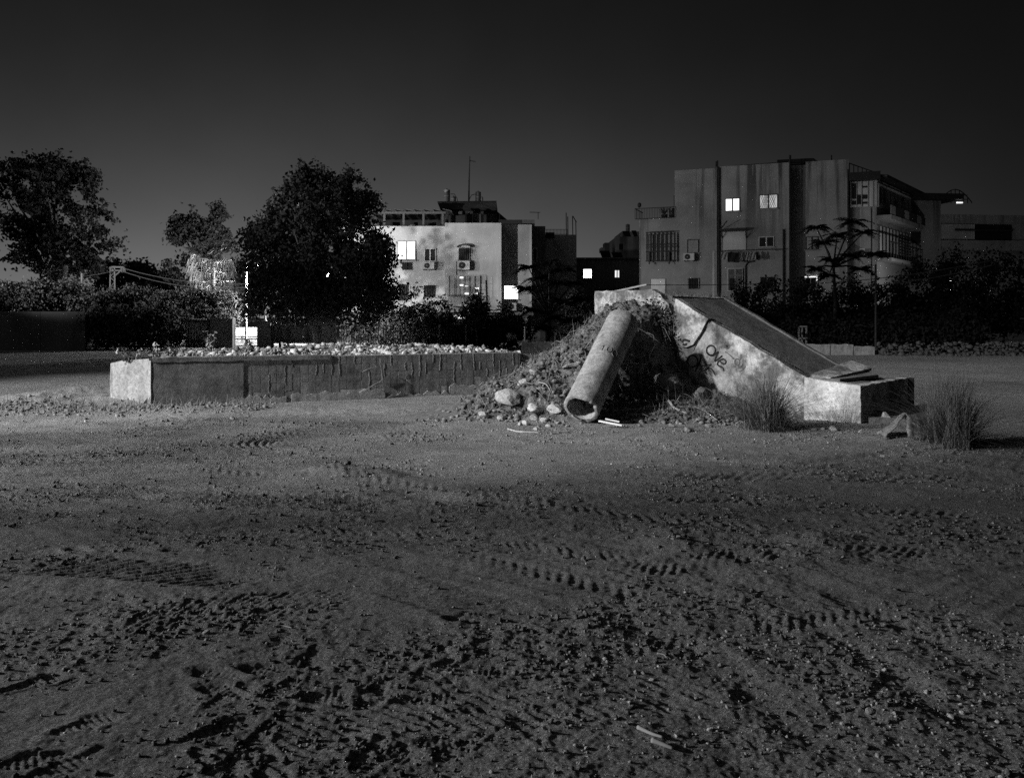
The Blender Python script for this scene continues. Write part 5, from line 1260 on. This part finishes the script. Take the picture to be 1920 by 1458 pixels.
p0_ = at(460.5, 655, FY + .6); o_ = MB().tube([p0_, p0_ + UP * 1.6], .03, 8).build('gate_post', M['metal_dark'], None, p0_); tag(o_, 'thin dark post in the middle of the bright opening', 'post')
# lit sheet fence
sf = thing('sheet_fence', (gpx(367), FY + .3, 0), 'lit corrugated sheet fence left of the wide gate pillar', 'fence')
for k in range(9):
    x0 = gpx(344 + k * 5.2); MB().prism([(x0, FY + .3, .08), (x0 + .07, FY + .24, .08), (x0 + .145, FY + .3, .08), (x0 + .145, FY + .315, .08), (x0, FY + .315, .08)], (0, 0, gzz(598) - .08)).build('sheet', M['metal_grey'], sf)
for y in (603, 640): MB().box(gpx(342), gpx(392), FY + .16, FY + .22, gzz(y) - .04, gzz(y) + .04).build('rail', M['metal_dark'], sf)
MB().box(gpx(388), gpx(391), FY + .05, FY + .15, -.1, gzz(596)).build('post', M['metal_dark'], sf)
# framed gate
fg = thing('sheet_gate', (gpx(541), FY + .25, 0), 'framed metal sheet gate left open above the ground, right of the pillars', 'gate')
for k in range(7):
    MB().box(gpx(509 + k * 17), gpx(525.9 + k * 17), FY + .3, FY + .32, gzz(644), gzz(606)).build('sheet', M['metal_dim'], fg)
for x in (509, 523, 538, 575): MB().box(gpx(x) - .06, gpx(x) + .06, FY + .18, FY + .28, -.05, gzz(606)).build('post', M['metal_dark'], fg)
for y in (611, 639): MB().box(gpx(508), gpx(580), FY + .1, FY + .17, gzz(y) - .04, gzz(y) + .04).build('rail', M['metal_dark'], fg)
# iron bar fence
fe = thing('iron_fence', (gpx(720), FY + .5, 0), 'iron bar fence under the tree and before the left block', 'fence')
for k in range(58):
    x = gpx(622 + k * 4.6, FY + .5); MB().box(x - .012, x + .012, FY + .488, FY + .512, .05, gzz(612)).build('bar', M['metal_dark'], fe)
for k in range(6):
    x = gpx(624 + k * 50, FY + .5); MB().box(x - .04, x + .04, FY + .52, FY + .6, -.1, gzz(609)).build('post', M['metal_grey'], fe)
for y in (616, 645): MB().box(gpx(620), gpx(888), FY + .514, FY + .518, gzz(y) - .02, gzz(y) + .02).build('rail', M['metal_dark'], fe)
# road, white wall standing in for headlight glare, guard rail beyond the gate
o_ = MB().box(-40, -6, 50, 55.4, -.2, .075).build('road', M['road']); tag(o_, 'road beyond the gate', kind='structure')
ww = thing('glare_wall', (gpx(470, 56), 56, 0), 'low white wall standing in for headlight glare beyond the gate', 'wall')
for k in range(7): MB().box(-24 + k * 1.6, -24 + k * 1.6 + 1.585, 56, 56.2, -.1, 1.05).build('wall_panel', M['white'], ww)
gr = thing('guard_rail', (gpx(470, 55.2), 55.3, 0), 'guard rail along the bright road beyond the gate', 'guard rail')
for k in range(7): MB().box(-24 + k * 1.6, -23.92 + k * 1.6, 55.45, 55.53, -.1, .5).build('post', M['metal_grey'], gr)
for z in (.28, .42): MB().box(-24.2, -14.2, 55.42, 55.448, z, z + .07).build('rail', M['metal_dark'], gr)
# low walls behind the ramp
lw = thing('low_wall', (gpx(1020, 40), 40, 0), 'low block wall behind the earth heap', 'wall')
for k in range(8):
    MB().box(gpx(978 + k * 11, 40), gpx(988.6 + k * 11, 40), 40 + random.uniform(-.01, .01), 40.2, -.1, gzz(640, 40) - random.uniform(0, .05) - (.12 if k == 5 else 0)).build('block', M['mortar'], lw)
p0_ = at(984, 660, 41); o_ = MB().tube([p0_, at(984, 612, 41)], .035, 8).build('thin_pole', M['metal_pale'], None, p0_); tag(o_, 'short pale pole behind the low block wall', 'pole')
rw = thing('broken_wall', (gpx(1590, 39), 39, 0), 'broken low concrete wall before the dark bushes', 'wall')
for x0, x1, y in ((1500, 1556, 645), (1558, 1600, 646), (1602, 1640, 650)):
    MB().prism([Vector((gpx(x, 39), 39, z)) for x, z in ragged([(x0, -.1), (x1, -.1), (x1, gzz(y, 39)), (x0, gzz(y - 1, 39))], 6, .03, int(x0))], (0, .25, 0)).build('wall_piece', M['mortar'], rw)
wg = thing('garden_gate', (gpx(1506, 52), 52, 0), 'small pale framed gate in the dark bushes behind the ramp', 'gate')
for x in (1498, 1504, 1512): MB().box(gpx(x, 44) - .04, gpx(x, 44) + .04, 44, 44.06, 0, gzz(612, 44)).build('bar', M['metal_grey'], wg)
for y in (612, 634): MB().box(gpx(1497, 44), gpx(1513, 44), 43.95, 43.998, gzz(y, 44) - .04, gzz(y, 44) + .04).build('rail', M['metal_grey'], wg)
r3 = np.random.default_rng(9)
P = []; S = []
for i in range(900):
    x = r3.uniform(gpx(1640, 39), gpx(1990, 39)); y = r3.uniform(37.6, 41.5); h = .55 * math.exp(-((y - 39.5) / 1.1) ** 2) * r3.random(); s = r3.uniform(.05, .2)
    P.append((x, y, h)); S.append(s)
scatter_rocks('rubble', P, S, 'rubble_dark', 'bank of rubble along the far edge of the lot before the dark bushes', 12)

# ------------------------------------------------------------------ grass, weeds, plants
def blades(n, base_fn, len_fn, rg, width=.006, lean=.5, seg=4, droop=.5):
    V = []; Fc = []; o = 0
    for i in range(n):
        b0 = np.array(base_fn(rg)); L_ = len_fn(rg); a = rg.uniform(0, 6.283); ln = abs(rg.normal()) * lean
        dr = np.array([math.cos(a), math.sin(a), 0]); sd = np.array([-math.sin(a), math.cos(a), 0])
        for j in range(seg + 1):
            f = j / seg; p = b0 + dr * L_ * (ln * f + droop * ln * f * f) + np.array([0, 0, L_ * (f - .5 * ln * droop * f * f)]); w_ = width * (1 - .85 * f)
            V += [p - sd * w_, p + sd * w_]
        for j in range(seg): Fc.append((o + 2 * j, o + 2 * j + 1, o + 2 * j + 3, o + 2 * j + 2))
        o += 2 * (seg + 1)
    return np.array(V), np.array(Fc)
def tuft(label, px, py, n, length, rad, seed, lean=.45):
    p = gp(px, py); p.z = gz(p.x, p.y); o = thing('grass_tuft', p, label, 'grass tuft'); rg = np.random.default_rng(seed)
    cs_ = [(rg.normal() * rad * 1.3, rg.normal() * rad * 1.3) for _ in range(6)] + [(0, 0)] * 3
    def fn(r):
        a_ = cs_[r.integers(len(cs_))]; return (p.x + a_[0] + r.normal() * rad * .5, p.y + a_[1] + r.normal() * rad * .5, p.z - .02)
    V, Fc = blades(n, fn, lambda r: length * (.25 + .85 * r.random() ** .8), rg, .0055, lean, 6, 1.2); np_mesh('blades', V, Fc, M['grass'], o)
    V, Fc = blades(n // 5, fn, lambda r: length * r.uniform(.9, 1.35), rg, .003, lean * .55, 5, .5); np_mesh('dry_stalks', V, Fc, M['grass_dry'], o)
tuft('big arching grass tuft against the ramp wall below the writing', 1432, 803, 1500, .92, .15, 1, .6)
tuft('big arching grass tuft right of the ramp block', 1772, 832, 1300, .95, .15, 2, .55)
rg = np.random.default_rng(40)
def mfn(r):
    while True:
        x, y = r.uniform(-.9, 4.8), r.uniform(12.6, 17.6); z = mound_z(np.array([x]), np.array([y]))[0]
        if z > .05 and (Vector((x, y, 0)) - RN).dot(EW) < -.03: return (x, y, z - .02)
V, Fc = blades(5200, mfn, lambda r: r.uniform(.04, .12) + .3 * r.random() ** 4, rg, .0035, 1.2, 3, .8)
tag(np_mesh('weeds', V, Fc, M['grass_dry']), 'dry weeds and rootlets over the earth heap', kind='stuff')
V, Fc = leaf_quads(np.array([mfn(rg) for _ in range(2600)]) + rg.normal(size=(2600, 3)) * [.03, .03, .03] + [0, 0, .04], .055, rg)
tag(np_mesh('leaf_litter', V, Fc, M['leaf']), 'small leaves and litter over the earth heap', kind='stuff')
P = [np.array(mfn(rg)) + [0, 0, .02] for _ in range(2600)]
scatter_rocks('clods', P, [.012 + .075 * rg.random() ** 3 for _ in P], 'mound', 'clods of earth breaking out of the heap', 71)
mb = MB()
for i in range(320):
    a = Vector(mfn(rg)); L_ = rg.uniform(.12, .6); th = rg.uniform(0, 6.28); b_ = a + Vector((math.cos(th) * L_, math.sin(th) * L_ * .7, 0)); b_.z = max(mz(b_.x, b_.y) + rg.uniform(0, .1), a.z - .3)
    mb.tube([a, a.lerp(b_, .5) + Vector((rg.normal() * .04, rg.normal() * .04, rg.uniform(.02, .12))), b_], [.008, .006, .003], 4)
tag(mb.build('twigs', M['stick']), 'tangle of twigs and roots over the earth heap', kind='stuff')
# creeper hanging from the ramp top
o = thing('creeper', RP(3.7, -.1, 1.8), 'dark leafy creeper hanging beside the crack in the ramp wall', 'plant')
C = []
for px, py, n_, sp in ((1238, 582, 180, .12), (1250, 600, 240, .12), (1225, 578, 120, .10), (1190, 580, 70, .10), (1252, 630, 160, .10)):
    t_, z_ = rpix(px, py)
    for k in range(n_): C.append(np.array(RP(t_ + rg.normal() * sp, -.06 - abs(rg.normal()) * .12, z_ + rg.normal() * sp * .9)))
V, Fc = leaf_quads(np.array(C), .06, rg, .6); np_mesh('leaves', V, Fc, M['leaf_dark'], o)
mb = MB()
for px, py, px2, py2 in ((1240, 575, 1228, 660), (1246, 580, 1240, 680), (1256, 590, 1253, 650)):
    a, b_ = rpix(px, py), rpix(px2, py2); mb.tube([RP(a[0], -.08, a[1]), RP((a[0] + b_[0]) / 2 + .03, -.14, (a[1] + b_[1]) / 2), RP(b_[0], -.1, b_[1])], .008, 5)
mb.build('stems', M['stick'], o)
# weeds on the ramp's top edge
def rfn(r):
    t_ = r.uniform(3.4, 5.3); return tuple(RP(t_, r.uniform(.0, 2.1), 2.1))
V, Fc = blades(700, rfn, lambda r: r.uniform(.04, .14), rg, .004, .7, 3, .6)
tag(np_mesh('weeds', V, Fc, M['grass']), 'short weeds growing over the top of the ramp', kind='stuff')
# broadleaf weeds on the bed behind the pier
for i, (u, v, h, lab) in enumerate(((-.35, .35, .36, 'leafy weed sprouting behind the pale pier, next to the outer edge'), (.1, .5, .42, 'leaning leafy weed behind the middle of the pale pier'), (.45, .45, .30, 'short leafy weed behind the inner edge of the pale pier'), (1.15, .9, .52, 'tallest leafy weed on the bed beyond the pale pier'), (2.0, 1.2, .28, 'small leafy weed on the bed above the poured panel'), (2.9, 1.6, .2, 'tiny leafy weed at the start of the rubble'))):
    b0 = bed_pt(u, v); b0[2] = max(b0[2], .78); o = thing('weed', b0, lab, 'plant'); C = []; mb = MB()
    for k in range(5):
        top = Vector(b0) + Vector((rg.normal() * .1 - .06, rg.normal() * .06, h * rg.uniform(.6, 1.05))); mb.tube([Vector(b0) - UP * .1, Vector(b0).lerp(top, .5) + Vector((.02, 0, .02)), top], [.008, .006, .003], 5)
        for j in range(13):
            q = Vector(b0).lerp(top, .2 + .8 * j / 12); C.append(np.array(q) + rg.normal(size=3) * .03)
    mb.build('stems', M['stick'], o); V, Fc = leaf_quads(np.array(C), .085, rg, .6); np_mesh('leaves', V, Fc, M['leaf_pale'], o)
# weeds and clods in front of the pier
def pfn(r):
    x, y = r.uniform(-10.5, -4.2), 0; x = r.uniform(-11, -4.6); y = 15.6 + (x + 7.4) * .18 + r.normal() * .45; return (x, y, gz(x, y))
V, Fc = blades(800, pfn, lambda r: r.uniform(.08, .3), rg, .005, .9, 3, .8)
tag(np_mesh('weeds', V, Fc, M['grass_dry']), 'dry weeds along the foot of the pale pier', kind='stuff')
P = [np.array(pfn(rg)) for _ in range(700)]; tag(scatter_rocks('clods', P, [rg.uniform(.02, .07) for _ in P], 'stone_dark', 'clods and stones along the foot of the retaining wall', 31), kind='stuff')

# ------------------------------------------------------------------ stones, sticks and scraps
P = []; S = []
for i in range(1700):
    t_ = rg.uniform(.9, 5.6); D_ = .35 + .69 * t_; d_ = D_ * rg.uniform(.55, 1.1); q = RP(t_, -d_, 0); P.append(np.array((q.x, q.y, mz(q.x, q.y)))); S.append(.015 + .07 * rg.random() ** 2.5)
scatter_rocks('rubble', P, S, 'stone_dark', 'loose stones along the foot of the earth heap', 33)
def stone_at(px, py, spx, label, group=None, cat='stone', mat='stone', sx=(1, 1, .8), heap=False, name='stone'):
    p = on_mound(px, py) if heap else gp(px, py)
    if not heap: p.z = gz(p.x, p.y)
    return rock(name, p, spx / 2 * p.y / 1600.0 * 1.15, label, cat, group, mat, sx)
stone_at(952, 752, 62, 'largest pale boulder on the left flank of the earth heap', heap=True, mat='mortar', sx=(1.1, .9, .75), name='boulder')
stone_at(908, 782, 24, 'white stone lying apart at the left tip of the earth heap', heap=True, mat='pier')
stone_at(1008, 770, 46, 'flat stone slab between the boulder and the pipe mouth', heap=True, sx=(1.2, .8, .5))
stone_at(1040, 772, 34, 'pale stone right against the flat slab by the pipe mouth', heap=True)
stone_at(982, 722, 30, 'pale stone halfway up the left ridge of the earth heap', heap=True); stone_at(1003, 703, 26, 'pale stone next to the steel rod on the heap ridge', heap=True)
stone_at(1078, 686, 34, 'flat pale stone tucked beside the middle of the pipe', heap=True, sx=(1.5, .7, .35), mat='pier')
stone_at(1255, 728, 66, 'big half buried boulder on the heap right of the pipe', heap=True, mat='stone_dark', sx=(1, 1, 1), name='boulder'); stone_at(1315, 745, 40, 'grey stone at the roots of the arching grass', heap=True, mat='block')
for px, py, s_ in ((940, 786, 20), (975, 796, 14), (988, 797, 20), (1004, 786, 20), (1020, 790, 20), (1030, 800, 14), (1005, 806, 14), (1048, 795, 14), (1065, 800, 10), (1170, 770, 22), (1165, 745, 20), (1190, 780, 18), (1215, 765, 22), (1240, 790, 20), (1290, 808, 22), (1260, 800, 14), (1330, 800, 16), (1090, 795, 9), (965, 780, 12), (1200, 800, 12)):
    stone_at(px, py, s_, 'loose stone at the foot of the earth heap', 'stones at the foot of the heap', heap=True, mat='mortar' if px < 1080 else 'stone_dark')
for px, py, s_, lab in ((1495, 804, 11, 'round pale stone between the grass tuft and the block'), (1544, 806, 15, 'pointed pale stone under the stained block'), (1563, 808, 19, 'flat oval stone under the stained block'), (1614, 812, 12, 'small stone at the block corner'), (1651, 814, 17, 'pale stone between the block corner and the canvas'), (1525, 806, 9, 'thin pale chip under the block')):
    stone_at(px, py, s_, lab, mat='pier')
p = RP(-.25, .35, .1); rock('stone', p, .1, 'half round stone on the footing beside the block', 'stone', None, 'stone', (1, 1, .8))
for px, py, s_ in ((385, 1187, 15), (1140, 1243, 10), (1193, 1262, 13), (1207, 1264, 9), (1222, 1273, 12), (1091, 1308, 9), (1273, 1017, 13), (1262, 1022, 9), (1256, 1012, 8), (1430, 1036, 7), (1581, 1052, 7), (1659, 1256, 14), (1529, 1304, 14), (1630, 1346, 20), (1580, 1357, 13), (1676, 1352, 13), (1784, 1348, 18), (1737, 1296, 13), (1658, 1394, 12), (1332, 1370, 15), (1240, 1398, 14), (1514, 1386, 8), (437, 786, 13), (447, 1386, 12), (1435, 1075, 8), (1640, 1180, 7), (1547, 1172, 8), (1456, 1156, 6), (1418, 1167, 7), (1285, 1113, 9), (1770, 1250, 8), (1594, 1290, 9), (1476, 1243, 8), (760, 1215, 8), (850, 1140, 7), (305, 790, 8), (160, 790, 8), (900, 1085, 6), (1690, 870, 6), (1665, 872, 6), (1655, 850, 10), (1155, 1350, 10), (1100, 1400, 12), (1450, 1410, 12), (1720, 1400, 12), (520, 1010, 6), (385, 1005, 7), (960, 1030, 6), (1075, 1055, 6)):
    if px > 1050 and py > 1150: stone_at(px, py, s_, 'pale stone in the coarse gravelly patch around the two pale sticks', 'stones of the gravelly patch')
    elif py < 900: stone_at(px, py, s_, 'pale stone on the smooth pale dirt before the wall and the ramp', 'stones on the smooth dirt')
    else: stone_at(px, py, s_, 'small pale stone lying loose on the tyre scored dirt', 'loose stones on the dirt')
stone_at(652, 888, 16, 'dark angular lump on the dirt among churned clods', mat='mound', cat='clod', name='clod'); stone_at(1483, 1026, 20, 'flat pale broken tile pressed into the dirt', sx=(1.3, .8, .25), mat='pier')
def strew(n, seed, y0, y1, pw, smin, smax, sp, thr):
    r = np.random.default_rng(seed); Y = y0 + (y1 - y0) * r.random(n) ** pw; X = r.uniform(-.64, .64, n) * Y
    k = r.random(n) < np.clip(thr + 1.5 * fbm(X * .8 + 50, Y * .8 + 20, 3) + .35 * smooth(0.3, 2.0, X) * (1 - smooth(4, 5, Y)), .06, 1)
    X = X[k]; Y = Y[k]; S = (smin + smax * r.random(len(X)) ** sp) * (.65 + .07 * Y)
    return np.stack([X, Y, ground_z(X, Y) + S * .25], 1), S
P, S = strew(26000, 61, 2.9, 13, 1.5, .0026, .010, 4, .4)
scatter_rocks('gravel', P, S, 'stone', 'fine gravel strewn over the dirt lot', 35)
P2 = np.stack([rng.uniform(.25, 2.6, 520), rng.uniform(3.0, 4.6, 520), np.zeros(520)], 1); P2[:, 2] = ground_z(P2[:, 0], P2[:, 1]) + .003
scatter_rocks('gravel', P2, .005 + .013 * rng.random(520) ** 3, 'stone', 'coarser pale gravel around the two pale sticks', 38)
P, S = strew(26000, 62, 2.9, 14, 1.5, .005, .020, 3, .3)
scatter_rocks('crumbs', P, S, 'soil', 'loose crumbs of earth over the dirt lot', 36)
def stick(label, pts, r, mat='stick', heap=False, cat='stick', name='stick', lift=.02, z1=None):
    Q = []
    for px, py in pts:
        p = on_mound(px, py) if heap else gp(px, py)
        p = Vector((p.x, p.y, (mz(p.x, p.y) if heap else gz(p.x, p.y)) + lift)); Q.append(p)
    Q = [Vector(v) for v in spline([tuple(q) for q in Q], 4)]
    n_ = len(Q); o_ = MB().tube(Q, [r * (1 - .5 * i / n_) for i in range(n_)], 7).build(name, M[mat], None, Q[0], True); tag(o_, label, cat)
stick('dark steel rod poking out of the left ridge of the heap', [(983, 680), (1030, 655), (1072, 638)], .022, 'metal_dark', True, 'rod', 'steel_rod', .07)
stick('dark bent root lying over the largest boulder', [(925, 758), (950, 738), (972, 724), (1000, 730)], .02, 'bark', True, 'root', 'root', .05)
stick('pale twisted root on the heap right of the pipe', [(1243, 748), (1256, 760), (1265, 772), (1288, 781)], .028, 'wood_pale', True, 'root', 'root', .05)
stick('thin dry stick leaning beside the upper end of the pipe', [(1228, 655), (1218, 675), (1216, 690)], .012, 'wood_pale', True, lift=.08); stick('thin dry stick crossing the heap above the twisted root', [(1150, 692), (1185, 690), (1215, 693)], .009, 'wood_pale', True, lift=.06)
stick('long thin twig reaching down to the grass tuft', [(1275, 770), (1310, 772), (1345, 795)], .009, 'wood_pale', True, lift=.06); stick('short dry twig above the pipe mouth', [(1010, 725), (1024, 732), (1032, 742)], .01, 'wood_pale', True, lift=.06)
stick('pale curved cable on the dirt before the heap', [(952, 806), (970, 811), (990, 813), (1012, 814)], .013, 'wood_pale', False, 'cable', 'cable_end', .012)
stick('dark flat stick on the dirt under the pipe mouth', [(1038, 812), (1068, 813)], .016, 'bark')
stick('longer pale stick among gravel close to the clods', [(1196, 1372), (1222, 1385), (1243, 1393)], .009, 'wood_pale', lift=.015); stick('split pale stick beside the longer stick', [(1222, 1397), (1245, 1404), (1262, 1409)], .011, 'wood_pale', lift=.015)
stick('thin straw lying on the open dirt', [(512, 1176), (530, 1174), (548, 1179)], .004, 'wood_pale', lift=.008); stick('thin curved straw near the straw scraps', [(1232, 1233), (1245, 1236), (1250, 1240)], .004, 'wood_pale', lift=.008)
# dead branch leaning on the block wall
br = thing('dead_branch', PP(4.75, .25, 0), 'dead forked branch leaning against the block wall', 'branch'); mb = MB()
def wp(px, py, d=.12):
    k = (px - 960) / 1600.0; Pd = PW0 + PN * d; t_ = (k * Pd.y - Pd.x) / (PU.x - k * PU.y); q = Pd + PU * t_; q.z = CAM_H - (py - 595) / 1600.0 * q.y; return q
for pts in (((683, 733), (700, 722), (718, 718), (722, 705)), ((700, 722), (712, 716), (720, 708)), ((680, 697), (695, 690), (708, 688)), ((708, 688), (698, 680), (692, 678)), ((714, 686), (713, 672)), ((718, 718), (715, 690), (712, 680))):
    mb.tube([wp(*q) for q in pts], [.014, .011, .008, .006][:len(pts)], 5)
mb.build('twigs', M['bark'], br)
# white broken plank
pc = gp(1145, 803); pc.z = gz(pc.x, pc.y)
pk = thing('broken_plank', pc, 'bright white broken plank below the pipe mouth', 'plank')
MB().bar(pc + Vector((-.17, .08, .10)), pc + Vector((.17, -.07, .05)), .07, .02).build('board', M['white'], pk); MB().bar(pc + Vector((-.07, .10, .13)), pc + Vector((.14, .05, .09)), .05, .018).build('splinter', M['white'], pk)
# folded canvas sheet
cv = gp(1712, 826); cv.z = gz(cv.x, cv.y)
r0 = cv + Vector((0.06, .35, .34)); rr = cv + Vector((.18, .75, .28)); fl = cv + Vector((-.34, .12, .02)); fr = cv + Vector((.30, .0, .06)); bl2 = cv + Vector((-.12, .75, .02)); brr = cv + Vector((.42, .6, .05)); fm = cv + Vector((.02, -.02, .03))
def sheet(a, b_, c, d, n=8, am=.018, seed=1):
    r = random.Random(seed); vs = []; fs = []
    for i in range(n + 1):
        for j in range(n + 1):
            u, v = i / n, j / n; p = a.lerp(b_, u).lerp(d.lerp(c, u), v); e = 0 if i in (0, n) and j in (0, n) else 1
            vs.append(p + Vector((r.uniform(-am, am), r.uniform(-am, am), r.uniform(-am, am))) * e + UP * (-.03 * math.sin(math.pi * u) * math.sin(math.pi * v)))
    for i in range(n):
        for j in range(n): q = i * (n + 1) + j; fs.append((q, q + n + 1, q + n + 2, q + 1))
    return vs, fs
cs = thing('canvas_sheet', cv, 'stiff old canvas sheet folded up like a tent beside the grass', 'canvas')
for k, (a, b_, c, d) in enumerate(((fl, r0, rr, bl2), (r0, fr, brr, rr), (fm - Vector((.1, 0, 0)), r0 - Vector((0, .03, .03)), fr, fm + Vector((.12, -.02, 0))))):
    vs, fs = sheet(a, b_, c, d, seed=k); o_ = MB().add(vs, fs).build('fold', M['tarp'], cs, smooth_=True); md = o_.modifiers.new('thickness', 'SOLIDIFY'); md.thickness = .015
